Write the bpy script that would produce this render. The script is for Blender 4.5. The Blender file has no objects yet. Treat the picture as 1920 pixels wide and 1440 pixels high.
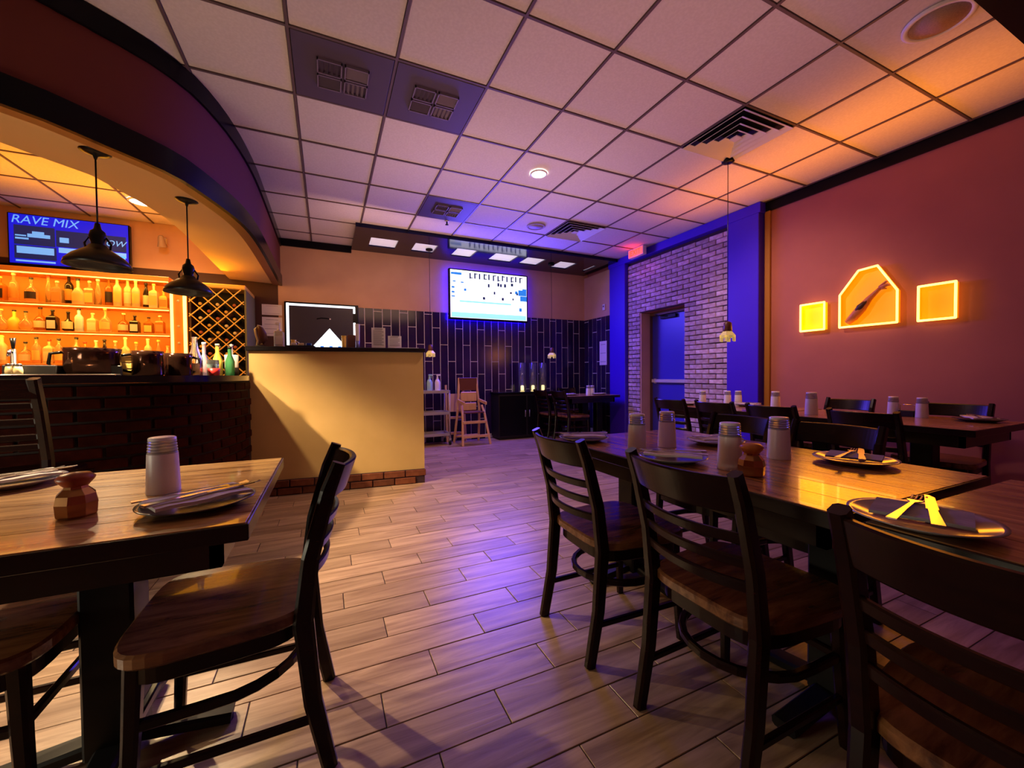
import bpy, bmesh, math, random
from mathutils import Vector, Matrix, Euler
random.seed(7)
PI = math.pi
S = bpy.context.scene
COL = S.collection

# ------------------------------------------------------------------ camera
FPX = 756.85
cam_d = bpy.data.cameras.new('camera')
cam = bpy.data.objects.new('camera', cam_d)
COL.objects.link(cam)
cam_d.sensor_fit = 'HORIZONTAL'
cam_d.sensor_width = 36.0
cam_d.lens = FPX / 1920 * 36.0
cam_d.clip_start = 0.05
CAMZ = 1.10
YAW, PITCH, ROLL = -0.42943, -0.02087, 0.00871
_R = (Matrix.Rotation(YAW, 3, 'Z') @ Matrix.Rotation(PITCH, 3, 'X') @ Matrix.Rotation(ROLL, 3, 'Y')
      @ Matrix.Rotation(PI / 2, 3, 'X'))
cam.matrix_world = Matrix.Translation((0, 0, CAMZ)) @ _R.to_4x4()
S.camera = cam

# ------------------------------------------------------------------ look, world
S.view_settings.view_transform = 'Standard'
S.view_settings.look = 'None'
S.view_settings.gamma = 1.0
S.view_settings.use_curve_mapping = False
S.view_settings.exposure = 0.0
w = bpy.data.worlds.new('night')
S.world = w
w.use_nodes = True
w.node_tree.nodes['Background'].inputs[0].default_value = (0.01, 0.008, 0.02, 1)
w.node_tree.nodes['Background'].inputs[1].default_value = 0.2

ZC = 3.104
T = 0.6096
def gx(c): return (c - 0.28667) * T
def gy(r): return (r + 5.3529) * T

# ------------------------------------------------------------------ lamps of the room and added fill lights
def lamp(name, kind, loc, col, watts, size=None, size_y=None, aim=None, spot=None, blend=0.3, radius=0.05, spread=None):
    d = bpy.data.lights.new(name, kind)
    d.color = col
    d.energy = watts
    if kind == 'AREA':
        d.shape = 'RECTANGLE'
        d.size = size
        d.size_y = size_y or size
        if spread: d.spread = spread
    else:
        d.shadow_soft_size = radius
    if kind == 'SPOT':
        d.spot_size = spot
        d.spot_blend = blend
    o = bpy.data.objects.new(name, d)
    COL.objects.link(o)
    o.location = loc
    if aim:
        o.rotation_euler = (Vector(aim) - Vector(loc)).to_track_quat('-Z', 'Y').to_euler()
    return o

# glow of the big television on the back wall, of the backlight behind it, of the bar shelves and of the neon signs; the fills have no fixture
lamp('television_glow', 'AREA', (2.58, 6.42, 2.47), (0.085, 0.035, 1.0), 140, 1.35, 0.75, aim=(2.4, 2.6, 0.3))
lamp('back_wall_fill', 'AREA', (0.9, 4.9, 2.55), (1.0, 0.56, 0.34), 11, 1.6, 0.6, aim=(0.7, 6.7, 2.2))  # added fill to brighten the back wall, no fixture
lamp('ceiling_mid_fill', 'AREA', (1.7, 3.7, 2.1), (1.0, 0.56, 0.56), 7, 2.6, 1.6, aim=(1.7, 3.7, 3.1), spread=2.4)  # added upward fill that brightens the middle of the ceiling
lamp('neon_glow', 'AREA', (4.64, 2.1, 1.70), (1.0, 0.27, 0.004), 9.5, 1.1, 0.28, aim=(1.0, 2.0, 1.7))
lamp('ceiling_orange_fill', 'AREA', (3.95, 2.3, 2.05), (1.0, 0.27, 0.003), 9, 0.5, 2.8, aim=(3.95, 2.3, 3.1), spread=1.5)  # added orange fill for the ceiling only, stands for no fixture
lamp('bar_ceiling_wash', 'AREA', (-2.3, 5.6, 2.30), (1.0, 0.36, 0.01), 26, 2.6, 0.7, aim=(-2.1, 5.0, 3.1))
lamp('downlight_centre', 'SPOT', (1.945, 3.565, 3.07), (1.0, 0.60, 0.42), 105, aim=(2.0, 4.5, 0), spot=2.1, blend=0.8, radius=0.06)
lamp('side_door_light', 'AREA', (-2.4, 1.30, 0.66), (1.0, 0.90, 0.64), 26, 0.9, 0.5, aim=(-0.4, 1.45, 0.25))
lamp('bar_pendant_beyond_frame', 'SPOT', (-1.80, 2.86, 1.78), (1.0, 0.70, 0.38), 85, aim=(-1.80, 2.86, 0), spot=2.5, blend=0.4, radius=0.02)
lamp('bar_fill', 'AREA', (-2.0, 4.5, 2.35), (1.0, 0.46, 0.07), 18, 1.6, 0.5, aim=(-1.5, 6.0, 1.5), spread=2.5)  # added front fill for bottles and wine rack
lamp('downlight_bar', 'SPOT', (-1.877, 5.93, 3.05), (1.0, 0.66, 0.25), 90, aim=(-1.877, 5.7, 0), spot=2.4, blend=0.8, radius=0.06)
lamp('right_wall_fill', 'SPOT', (2.7, 3.1, 3.03), (1.0, 0.62, 0.55), 130, aim=(4.74, 2.85, 1.4), spot=1.25, blend=1.0, radius=0.06)  # added spot brightening the right wall beside the column, no lamp there
lamp('exit_glow', 'POINT', (4.38, 5.02, 2.99), (1.0, 0.03, 0.02), 1.2, radius=0.05)
lamp('ceiling_front_fill', 'AREA', (1.8, 1.5, 2.0), (1.0, 0.44, 0.42), 3, 2.0, 2.0, aim=(1.8, 1.6, 3.1), spread=2.2)  # added fill for the front ceiling, there is no cove

# ------------------------------------------------------------------ materials
def rgb(h):
    h = h.lstrip('#')
    v = [int(h[i:i + 2], 16) / 255 for i in (0, 2, 4)]
    return tuple((x / 12.92 if x <= 0.04045 else ((x + 0.055) / 1.055) ** 2.4) for x in v) + (1,)

MATS = {}
def mat(name, col, rough=0.5, metal=0.0, emit=None, strength=0.0, trans=0.0, vary=0.0, grain=None, noise=None,
        bump=0.0, alpha=1.0, coat=0.0, spec=0.5, ior=1.45, tint=None):
    if name in MATS: return MATS[name]
    m = bpy.data.materials.new(name)
    m.use_nodes = True
    nt = m.node_tree
    N, L = nt.nodes, nt.links
    b = N['Principled BSDF']
    c = tuple(col) if len(col) == 4 else tuple(col) + (1,)
    b.inputs['Base Color'].default_value = c
    b.inputs['Roughness'].default_value = rough
    b.inputs['Metallic'].default_value = metal
    b.inputs['Transmission Weight'].default_value = trans
    b.inputs['Alpha'].default_value = alpha
    b.inputs['Coat Weight'].default_value = coat
    b.inputs['Specular IOR Level'].default_value = spec
    b.inputs['IOR'].default_value = ior
    if emit:
        b.inputs['Emission Color'].default_value = tuple(emit)[:3] + (1,)
        b.inputs['Emission Strength'].default_value = strength
    src = None
    tc = N.new('ShaderNodeTexCoord')
    if grain:       # (col2, scale vector, detail)  streaky wood
        col2, sc = grain
        mp = N.new('ShaderNodeMapping')
        mp.inputs['Scale'].default_value = sc
        L.new(tc.outputs['Object'], mp.inputs['Vector'])
        oi = N.new('ShaderNodeObjectInfo')
        add = N.new('ShaderNodeVectorMath'); add.operation = 'ADD'
        mul = N.new('ShaderNodeMath'); mul.operation = 'MULTIPLY'; mul.inputs[1].default_value = 37.0
        L.new(oi.outputs['Random'], mul.inputs[0])
        L.new(mp.outputs['Vector'], add.inputs[0]); L.new(mul.outputs[0], add.inputs[1])
        nz = N.new('ShaderNodeTexNoise')
        nz.inputs['Scale'].default_value = 1.0
        nz.inputs['Detail'].default_value = 6.0
        nz.inputs['Roughness'].default_value = 0.62
        nz.inputs['Distortion'].default_value = 0.6
        L.new(add.outputs[0], nz.inputs['Vector'])
        rp = N.new('ShaderNodeValToRGB')
        rp.color_ramp.elements[0].position = 0.32
        rp.color_ramp.elements[1].position = 0.68
        rp.color_ramp.elements[0].color = c
        rp.color_ramp.elements[1].color = tuple(col2)[:3] + (1,)
        L.new(nz.outputs['Fac'], rp.inputs['Fac'])
        src = rp.outputs['Color']
        h = nz.outputs['Fac']
    elif noise:     # (col2, scale)
        col2, sc = noise
        nz = N.new('ShaderNodeTexNoise')
        nz.inputs['Scale'].default_value = sc
        nz.inputs['Detail'].default_value = 4.0
        L.new(tc.outputs['Object'], nz.inputs['Vector'])
        rp = N.new('ShaderNodeValToRGB')
        rp.color_ramp.elements[0].position = 0.38
        rp.color_ramp.elements[1].position = 0.66
        rp.color_ramp.elements[0].color = c
        rp.color_ramp.elements[1].color = tuple(col2)[:3] + (1,)
        L.new(nz.outputs['Fac'], rp.inputs['Fac'])
        src = rp.outputs['Color']
        h = nz.outputs['Fac']
    if vary:
        oi = N.new('ShaderNodeObjectInfo')
        mr = N.new('ShaderNodeMapRange')
        mr.inputs['To Min'].default_value = 1 - vary
        mr.inputs['To Max'].default_value = 1 + vary
        L.new(oi.outputs['Random'], mr.inputs['Value'])
        hs = N.new('ShaderNodeHueSaturation')
        L.new(mr.outputs[0], hs.inputs['Value'])
        if src: L.new(src, hs.inputs['Color'])
        else: hs.inputs['Color'].default_value = c
        src = hs.outputs['Color']
    if src: L.new(src, b.inputs['Base Color'])
    if bump and (grain or noise):
        bp = N.new('ShaderNodeBump')
        bp.inputs['Strength'].default_value = bump
        bp.inputs['Distance'].default_value = 0.004
        L.new(h, bp.inputs['Height'])
        L.new(bp.outputs['Normal'], b.inputs['Normal'])
    if tint: b.inputs['Specular Tint'].default_value = tuple(tint) + (1,)
    MATS[name] = m
    return m

M_tile = mat('ceiling_tile_white', (0.72, 0.66, 0.62), 0.9, noise=((0.78, 0.72, 0.68), 60), bump=0.15, vary=0.03)
M_grid = mat('grid_paint', (0.13, 0.085, 0.09), 0.5)
M_plen = mat('plenum', (0.10, 0.06, 0.06), 0.9)
M_louv = mat('louver_grey', (0.085, 0.06, 0.11), 0.55)
M_louv2 = mat('louver_rim', (0.22, 0.17, 0.25), 0.5)
M_vent = mat('vent_white', (0.75, 0.72, 0.72), 0.4)
M_black = mat('black_trim', (0.004, 0.004, 0.007), 0.25, spec=0.15)
M_blackm = mat('black_matt', (0.008, 0.007, 0.008), 0.6)
M_navy = mat('navy_trim', (0.05, 0.01, 0.62), 0.4)
M_gloss = mat('gloss_black_panel', (0.005, 0.005, 0.014), 0.12, tint=(0.25, 0.28, 1.0))
M_tan = mat('tan_wall_paint', (0.60, 0.35, 0.22), 0.75, noise=((0.64, 0.38, 0.24), 3))
M_mauve = mat('brown_wall_paint', (0.42, 0.13, 0.085), 0.8, noise=((0.45, 0.14, 0.09), 3))
M_fascia = mat('fascia_paint', (0.14, 0.028, 0.022), 0.75)
M_soff = mat('soffit_paint', (0.62, 0.42, 0.20), 0.75)
M_half = mat('half_wall_paint', (0.60, 0.40, 0.15), 0.7, noise=((0.64, 0.43, 0.17), 4))
M_plank = mat('floor_plank', (0.235, 0.143, 0.092), 0.33, grain=((0.52, 0.36, 0.24), (2.0, 22, 22)), vary=0.16, bump=0.25)
M_grout = mat('floor_grout', (0.035, 0.02, 0.02), 0.8)
M_brick = mat('brick_whitewash', (0.46, 0.30, 0.31), 0.85, noise=((0.64, 0.53, 0.60), 14), vary=0.28, bump=0.5)
M_brickr = mat('brick_red', (0.11, 0.026, 0.010), 0.85, noise=((0.17, 0.05, 0.02), 14), vary=0.3, bump=0.5)
M_mortar = mat('mortar_dark', (0.05, 0.022, 0.03), 0.9)
M_ntile = mat('navy_wall_tile', (0.018, 0.010, 0.045), 0.16, noise=((0.030, 0.012, 0.05), 5), vary=0.3, spec=0.4)
M_grtl = mat('tile_grout_pale', (0.80, 0.74, 0.80), 0.8)
M_wood = mat('dark_chair_wood', (0.007, 0.0018, 0.0012), 0.26, grain=((0.015, 0.0036, 0.002), (6, 6, 40)), spec=0.26)
M_seat = mat('seat_wood', (0.060, 0.018, 0.006), 0.25, grain=((0.26, 0.11, 0.04), (26, 4, 20)), coat=0.2, bump=0.1)
M_top = mat('table_wood_lightened', (0.24, 0.10, 0.03), 0.22, grain=((0.80, 0.50, 0.19), (3, 26, 20)), coat=0.25, bump=0.12)  # wood lightened in place of stronger light on the left table
M_topy = mat('table_wood_lengthwise', (0.17, 0.06, 0.016), 0.22, grain=((0.58, 0.31, 0.10), (26, 3, 20)), coat=0.25, bump=0.12)
M_tedge = mat('table_edge', (0.012, 0.005, 0.003), 0.25, spec=0.45)
M_iron = mat('black_iron', (0.006, 0.005, 0.005), 0.45, spec=0.25)
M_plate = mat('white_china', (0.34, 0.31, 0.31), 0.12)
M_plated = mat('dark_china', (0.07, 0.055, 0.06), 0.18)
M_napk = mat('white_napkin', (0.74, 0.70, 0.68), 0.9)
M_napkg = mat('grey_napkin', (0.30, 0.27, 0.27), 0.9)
M_steel = mat('cutlery_steel', (0.7, 0.66, 0.62), 0.18, metal=1.0)
M_cup = mat('frosted_tumbler', (0.93, 0.92, 1.0), 0.3, trans=0.15)
M_cupr = mat('tumbler_ridge', (0.70, 0.68, 0.74), 0.12, trans=0.6)
M_brass = mat('brown_jar_glaze', (0.42, 0.20, 0.07), 0.2, metal=0.75)
M_lid = mat('red_brown_lid', (0.30, 0.055, 0.02), 0.35)
M_lido = mat('orange_lid', (0.50, 0.16, 0.03), 0.35)
M_paper = mat('paper_white', (0.78, 0.74, 0.76), 0.8)
M_ink = mat('print_ink', (0.16, 0.12, 0.16), 0.8)
M_cart = mat('cart_grey', (0.42, 0.40, 0.44), 0.35, metal=0.3)
M_hc = mat('high_chair_wood', (0.62, 0.36, 0.17), 0.4, grain=((0.70, 0.43, 0.22), (20, 20, 4)))
M_hcd = mat('high_chair_brown', (0.12, 0.035, 0.02), 0.4)
M_glass = mat('clear_glass', (0.95, 0.95, 0.95), 0.05, trans=0.95)
M_door = mat('door_blue', (0.06, 0.05, 0.55), 0.35)
M_frame = mat('door_frame_brown', (0.16, 0.075, 0.045), 0.5)
M_bar = mat('push_bar', (0.8, 0.78, 0.82), 0.3, metal=0.3)
M_lampdark = mat('pendant_black', (0.004, 0.004, 0.004), 0.3, spec=0.25)
M_shadein = mat('pendant_inside', (0.42, 0.30, 0.20), 0.5)
M_bulb = mat('bulb_glow', (1, 0.9, 0.7), 0.5, emit=(1.0, 0.78, 0.42), strength=3.0)
M_down = mat('downlight_glow', (1, 1, 1), 0.5, emit=(1.0, 0.95, 0.85), strength=16)
M_neon = mat('neon_tube', (1, 0.8, 0.3), 0.4, emit=(1.0, 0.56, 0.09), strength=4.5)
M_npan = mat('neon_panel_orange', (0.80, 0.36, 0.015), 0.6, emit=(1.0, 0.33, 0.0), strength=0.6)
M_npany = mat('neon_panel_yellow', (0.85, 0.62, 0.01), 0.6, emit=(1.0, 0.62, 0.0), strength=0.7)
M_led = mat('shelf_led', (1, 0.8, 0.4), 0.4, emit=(1.0, 0.52, 0.08), strength=5.0)
M_ledcol = mat('column_led', (1, 0.9, 0.6), 0.4, emit=(1.0, 0.74, 0.20), strength=2.2)
M_white_led = mat('white_led_edge', (1, 1, 1), 0.4, emit=(0.85, 0.93, 1.0), strength=1.6)
M_tri = mat('glowing_white_sign', (1, 1, 1), 0.4, emit=(0.80, 0.93, 1.0), strength=3.0)
M_tri2 = mat('blue_glow_edge', (0.1, 0.3, 1), 0.4, emit=(0.02, 0.20, 1.0), strength=1.2)
M_tvw = mat('screen_white', (1, 1, 1), 0.3, emit=(0.86, 0.92, 1.0), strength=1.5)
M_tvc = mat('screen_cyan', (0.2, 0.6, 1), 0.3, emit=(0.30, 0.70, 1.0), strength=1.2)
M_tvb = mat('screen_blue', (0.03, 0.2, 0.7), 0.3, emit=(0.02, 0.22, 0.75), strength=0.9)
M_tvk = mat('screen_dark', (0.01, 0.02, 0.08), 0.3, emit=(0.01, 0.02, 0.12), strength=0.6)
M_tvblue = mat('screen_deep_blue', (0.01, 0.01, 0.5), 0.3, emit=(0.004, 0.008, 0.62), strength=1.0)
M_tvmid = mat('screen_mid_blue', (0.02, 0.06, 0.5), 0.3, emit=(0.02, 0.08, 0.55), strength=1.0)
M_tvlt = mat('screen_light_blue', (0.2, 0.5, 0.9), 0.3, emit=(0.10, 0.36, 0.85), strength=1.0)
M_exit = mat('exit_face', (0.9, 0.2, 0.15), 0.4, emit=(1.0, 0.10, 0.06), strength=1.1)
M_exitt = mat('exit_letters', (1, 0.1, 0.02), 0.4, emit=(1.0, 0.03, 0.0), strength=3.0)
M_exitb = mat('exit_box', (0.75, 0.62, 0.66), 0.5)
M_trpanel = mat('opening_panel_emissive', (0.9, 0.86, 0.9), 0.5, emit=(0.85, 0.72, 0.80), strength=0.55)
M_orange = mat('back_bar_panel', (0.78, 0.27, 0.03), 0.5, noise=((0.85, 0.32, 0.04), 5))
M_shelf = mat('back_bar_shelf', (0.80, 0.30, 0.05), 0.35)
M_darkbr = mat('dark_brown_paint', (0.06, 0.018, 0.012), 0.6)
M_lattice = mat('lattice_gold_wood', (0.92, 0.56, 0.11), 0.35)
M_rackin = mat('rack_inside', (0.02, 0.012, 0.008), 0.7)
M_rackside = mat('rack_side_grey', (0.16, 0.16, 0.09), 0.6)
M_top_stone = mat('bar_stone', (0.012, 0.011, 0.013), 0.14)
M_mirror = mat('dark_steel', (0.10, 0.045, 0.03), 0.12, metal=0.9)

# ------------------------------------------------------------------ mesh builder
class MB:
    def __init__(s):
        s.v, s.f, s.sm = [], [], []
    def add(s, vs, fs, M=None, smooth=False):
        o = len(s.v)
        if M is not None: vs = [M @ Vector(p) for p in vs]
        s.v += [tuple(p) for p in vs]
        s.f += [tuple(i + o for i in f) for f in fs]
        s.sm += [smooth] * len(fs)
        return s
    def box(s, x0, x1, y0, y1, z0, z1, ch=0.0, M=None):
        if x1 < x0: x0, x1 = x1, x0
        if y1 < y0: y0, y1 = y1, y0
        if z1 < z0: z0, z1 = z1, z0
        if not ch:
            vs = [(x, y, z) for z in (z0, z1) for y in (y0, y1) for x in (x0, x1)]
            fs = [(0, 2, 3, 1), (4, 5, 7, 6), (0, 1, 5, 4), (2, 6, 7, 3), (0, 4, 6, 2), (1, 3, 7, 5)]
            return s.add(vs, fs, M)
        bm = bmesh.new()
        bmesh.ops.create_cube(bm, size=1.0)
        for v in bm.verts:
            v.co = Vector((x0 if v.co.x < 0 else x1, y0 if v.co.y < 0 else y1, z0 if v.co.z < 0 else z1))
        bmesh.ops.bevel(bm, geom=list(bm.edges), offset=ch, segments=1, affect='EDGES', profile=0.5)
        s.bm(bm, M)
        return s
    def bm(s, bm, M=None, smooth=False):
        bm.verts.index_update()
        s.add([v.co.copy() for v in bm.verts], [tuple(v.index for v in f.verts) for f in bm.faces], M, smooth)
        bm.free()
    def cbox(s, cx, cy, cz, dx, dy, dz, ch=0.0, M=None):
        return s.box(cx - dx / 2, cx + dx / 2, cy - dy / 2, cy + dy / 2, cz - dz / 2, cz + dz / 2, ch, M)
    def lathe(s, prof, n=20, M=None, smooth=True, cap=True):
        vs, fs = [], []
        for r, z in prof:
            for k in range(n):
                a = 2 * PI * k / n
                vs.append((r * math.cos(a), r * math.sin(a), z))
        for i in range(len(prof) - 1):
            for k in range(n):
                k2 = (k + 1) % n
                fs.append((i * n + k, i * n + k2, (i + 1) * n + k2, (i + 1) * n + k))
        if cap:
            fs.append(tuple(range(n - 1, -1, -1)))
            fs.append(tuple((len(prof) - 1) * n + k for k in range(n)))
        return s.add(vs, fs, M, smooth)
    def tube(s, path, r, n=8, M=None, cap=True):
        P = [Vector(p) for p in path]
        vs, fs = [], []
        for i, p in enumerate(P):
            t = (P[min(i + 1, len(P) - 1)] - P[max(i - 1, 0)]).normalized()
            up = Vector((0, 0, 1)) if abs(t.z) < 0.95 else Vector((1, 0, 0))
            a = t.cross(up).normalized(); b = a.cross(t).normalized()
            rr = r[i] if isinstance(r, (list, tuple)) else r
            for k in range(n):
                q = 2 * PI * k / n
                vs.append(p + a * (rr * math.cos(q)) + b * (rr * math.sin(q)))
        for i in range(len(P) - 1):
            for k in range(n):
                k2 = (k + 1) % n
                fs.append((i * n + k, i * n + k2, (i + 1) * n + k2, (i + 1) * n + k))
        if cap:
            fs.append(tuple(range(n - 1, -1, -1))); fs.append(tuple((len(P) - 1) * n + k for k in range(n)))
        return s.add(vs, fs, M, True)
    def sweep(s, path, w, d, side=(1, 0, 0), M=None):   # rectangular section: w along the side vector, d across it
        P = [Vector(p) for p in path]
        vs, fs = [], []
        for i, p in enumerate(P):
            t = (P[min(i + 1, len(P) - 1)] - P[max(i - 1, 0)]).normalized()
            a = Vector(side); a = (a - t * a.dot(t)).normalized()
            b = t.cross(a).normalized()
            ww = w[i] if isinstance(w, (list, tuple)) else w
            dd = d[i] if isinstance(d, (list, tuple)) else d
            c = min(ww, dd) * 0.22
            for (u, v) in ((-ww / 2 + c, -dd / 2), (ww / 2 - c, -dd / 2), (ww / 2, -dd / 2 + c), (ww / 2, dd / 2 - c),
                           (ww / 2 - c, dd / 2), (-ww / 2 + c, dd / 2), (-ww / 2, dd / 2 - c), (-ww / 2, -dd / 2 + c)):
                vs.append(p + a * u + b * v)
        n = 8
        for i in range(len(P) - 1):
            for k in range(n):
                k2 = (k + 1) % n
                fs.append((i * n + k, i * n + k2, (i + 1) * n + k2, (i + 1) * n + k))
        fs.append(tuple(range(n - 1, -1, -1))); fs.append(tuple((len(P) - 1) * n + k for k in range(n)))
        return s.add(vs, fs, M)
    def prism(s, poly, z0, z1, ch=0.0, M=None):     # polygon (ccw) extruded in z with a small chamfer on both rims
        n = len(poly)
        if ch:
            cx = sum(p[0] for p in poly) / n; cy = sum(p[1] for p in poly) / n
            def inset(k):
                out = []
                for x, y in poly:
                    L = math.hypot(x - cx, y - cy)
                    out.append((x - (x - cx) / L * k, y - (y - cy) / L * k))
                return out
            rings = [(inset(ch), z0), (poly, z0 + ch), (poly, z1 - ch), (inset(ch), z1)]
        else:
            rings = [(poly, z0), (poly, z1)]
        vs = [(x, y, z) for pl, z in rings for x, y in pl]
        fs = []
        for i in range(len(rings) - 1):
            for k in range(n):
                k2 = (k + 1) % n
                fs.append((i * n + k, i * n + k2, (i + 1) * n + k2, (i + 1) * n + k))
        fs.append(tuple(range(n - 1, -1, -1))); fs.append(tuple((len(rings) - 1) * n + k for k in range(n)))
        return s.add(vs, fs, M)
    def strip(s, A, B):      # band between two polylines of equal length
        n = len(A)
        return s.add(list(A) + list(B), [(i, i + 1, n + i + 1, n + i) for i in range(n - 1)], None, True)
    def mesh(s, name, m):
        me = bpy.data.meshes.new(name)
        me.from_pydata(s.v, [], s.f)
        me.polygons.foreach_set('use_smooth', s.sm)
        me.materials.append(m)
        bm = bmesh.new(); bm.from_mesh(me)
        bmesh.ops.recalc_face_normals(bm, faces=bm.faces)
        bm.to_mesh(me); bm.free()
        return me
    def build(s, name, m, parent=None, loc=None, rot=None):
        return inst(name, s.mesh(name, m), parent, loc, rot)

def inst(name, me, parent=None, loc=None, rot=None, scale=None):
    o = bpy.data.objects.new(name, me)
    COL.objects.link(o)
    if parent: o.parent = parent
    if loc is not None: o.location = loc
    if rot is not None: o.rotation_euler = rot if isinstance(rot, (tuple, list)) else (0, 0, rot)
    if scale is not None: o.scale = scale
    return o

def tag(o, label, cat, group=None, kind=None):
    o['label'] = label
    o['category'] = cat
    if group: o['group'] = group
    if kind: o['kind'] = kind
    return o

def empty(name, label, cat, loc, rz=0.0, group=None, rot=None):
    o = bpy.data.objects.new(name, None)
    COL.objects.link(o)
    o.location = loc
    o.rotation_euler = rot or (0, 0, rz)
    o.empty_display_size = 0.1
    return tag(o, label, cat, group)

def struct(name, mb, m, parent=None):
    o = mb.build(name, m, parent)
    if not parent: o['kind'] = 'structure'
    return o

KIDS = {}
def dup(root, loc, rz, label, group=None, rot=None):
    r = root.copy(); COL.objects.link(r)
    r.location = loc; r.rotation_euler = rot or (0, 0, rz)
    r['label'] = label
    if group: r['group'] = group
    def rec(src, dst, depth):
        for ch in kids(src):
            c = ch.copy(); COL.objects.link(c); c.parent = dst
            rec(ch, c, depth + 1)
    rec(root, r, 0)
    return r
def kids(o):
    k = o.name
    if k not in KIDS: KIDS[k] = list(o.children)
    return KIDS[k]

def text_mesh(body, size, m, name, parent, M, extrude=0.0015, shear=0.0):
    cu = bpy.data.curves.new(name, 'FONT')
    cu.body = body; cu.size = size; cu.extrude = extrude; cu.shear = shear
    cu.align_x = 'CENTER'; cu.align_y = 'CENTER'
    o = bpy.data.objects.new(name + '_src', cu)
    COL.objects.link(o)
    dg = bpy.context.evaluated_depsgraph_get()
    me = bpy.data.meshes.new_from_object(o.evaluated_get(dg))
    bpy.data.objects.remove(o)
    me.materials.clear(); me.materials.append(m)
    t = bpy.data.objects.new(name, me); COL.objects.link(t)
    t.parent = parent; t.matrix_local = M
    return t

FACE_S = Matrix.Rotation(PI / 2, 4, 'X')                       # text or plate in XZ facing -Y
def face_w(x, y, z): return Matrix.Translation((x, y, z)) @ Matrix.Rotation(-PI / 2, 4, 'Z') @ FACE_S   # facing -X
def face_s(x, y, z): return Matrix.Translation((x, y, z)) @ FACE_S

# ================================================================== SETTING
XR, YB = 4.74, 6.70
XL, YF = -4.6, -2.6

# ---- floor: wood-look planks 0.61 x 0.152, running along X
fl = struct('floor', MB().box(XL, XR + 0.4, YF, YB + 0.3, -0.12, -0.004), M_grout)
PW, PLN, GAP = 0.1524, 0.6096, 0.004
mpl = [MB().box(0, PLN - GAP, 0, PW - GAP, -0.012, random.choice((-0.0008, 0.0, 0.0004)), 0.0012).mesh('plank', M_plank) for _ in range(3)]
fields = []
rows = int((YB - 0.35) / PW) + 1
for r in range(-19, rows):
    y = 0.385 + r * PW
    off = ((r * 0.372) % 1.0) * PLN + random.uniform(-0.02, 0.02)
    k0 = int(math.floor((XL - off) / PLN)) + 1
    for k in range(k0, k0 + 17):
        x = off + k * PLN
        if x > XR or y + PW > YB: continue
        fields.append((x, y))
def vis(p):     # lies in view, and how near it is
    x, y = p[0] + 0.3, p[1] + 0.08
    d = 0.416 * x + 0.909 * y; l = 0.909 * x - 0.416 * y
    if d < 0.55 or abs(l) / d > 1.33: return 99 + abs(l)
    if y > 4.3 and x < 0.9: return 60 + d
    if x < -0.7 and y > 2.9: return 60 + d
    return d
fields.sort(key=vis)
for i, (x, y) in enumerate(fields[:299]):
    inst('plank', random.choice(mpl), fl, (x, y, 0))
rest = MB()
for (x, y) in fields[299:]:
    rest.box(x, min(x + PLN - GAP, XR), y, y + PW - GAP, -0.006, 0.0)
o = rest.build('distant_planks', M_plank, fl); o['kind'] = 'stuff'

# ---- ceiling: lay-in tiles on a dropped grid
ce = struct('ceiling', MB().box(XL, XR + 0.3, YF, YB + 0.3, ZC + 0.03, ZC + 0.12), M_plen)
mt = MB().box(0.010, T - 0.010, 0.010, T - 0.010, 0.004, 0.018, 0.003).mesh('ceiling_tile', M_tile)
special = {(5, -2), (5, 2), (0, -1), (1, -1), (2, 2)}
for c in range(-7, 8):
    for r in range(-6, 6):
        x, y = gx(c), gy(r)
        if y < -0.3 or (c < -3 and r < -2) or (c, r) in special: continue
        if r == 5:
            inst('ceiling_tile', mt, ce, (x, y, ZC), None, (1, 0.62, 1))
        elif r >= 4 and x > 0.35: continue
        else:
            inst('ceiling_tile', mt, ce, (x, y, ZC))
far_t = MB()
for c in range(-7, 8):
    for r in range(-12, 0):
        x, y = gx(c), gy(r)
        if (y < -0.3 or (c < -3 and r < -2)) and (c, r) not in special:
            far_t.box(x + 0.01, x + T - 0.01, y + 0.01, y + T - 0.01, ZC + 0.004, ZC + 0.018)
o = far_t.build('distant_tiles', M_tile, ce); o['kind'] = 'stuff'
for c in range(-7, 9):
    x = gx(c)
    MB().box(x - 0.008, x + 0.008, YF, YB, ZC - 0.003, ZC + 0.02).build('grid_bar', M_grid, ce)
for r in range(-9, 6):
    y = gy(r)
    MB().box(XL, XR, y - 0.008, y + 0.008, ZC - 0.0025, ZC + 0.02).build('grid_bar', M_grid, ce)
# dark ceiling beyond the tiles near the right front corner
struct('trim_1', MB().box(2.4, XR, YF, 0.965, ZC - 0.02, ZC + 0.03), M_black)

# ---- right wall with the door opening
W = MB()
W.box(XR, XR + 0.3, YF, 4.275, 0, ZC + 0.05); W.box(XR, XR + 0.3, 5.18, YB + 0.3, 0, ZC + 0.05); W.box(XR, XR + 0.3, 4.275, 5.18, 2.11, ZC + 0.05)
struct('wall_right', W, M_mauve)
struct('trim_2', MB().box(XR - 0.025, XR, YF, 3.13, 2.995, ZC), M_black)
struct('trim_3', MB().box(XR - 0.03, XR, 3.045, 3.105, 0, 2.995, 0.004), mat('ochre_trim', (0.42, 0.17, 0.02), 0.5))
struct('trim_4', MB().box(4.63, XR, 3.125, 3.54, 0, 3.0, 0.006), M_navy)        # dark column right of the brick
struct('trim_5', MB().box(4.62, XR, 3.10, 5.9, 2.985, ZC, 0.004), M_navy)       # beam over the brick
struct('trim_6', MB().box(4.63, XR, 5.47, 5.88, 0, ZC, 0.006), M_navy)          # dark column left of the brick
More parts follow.
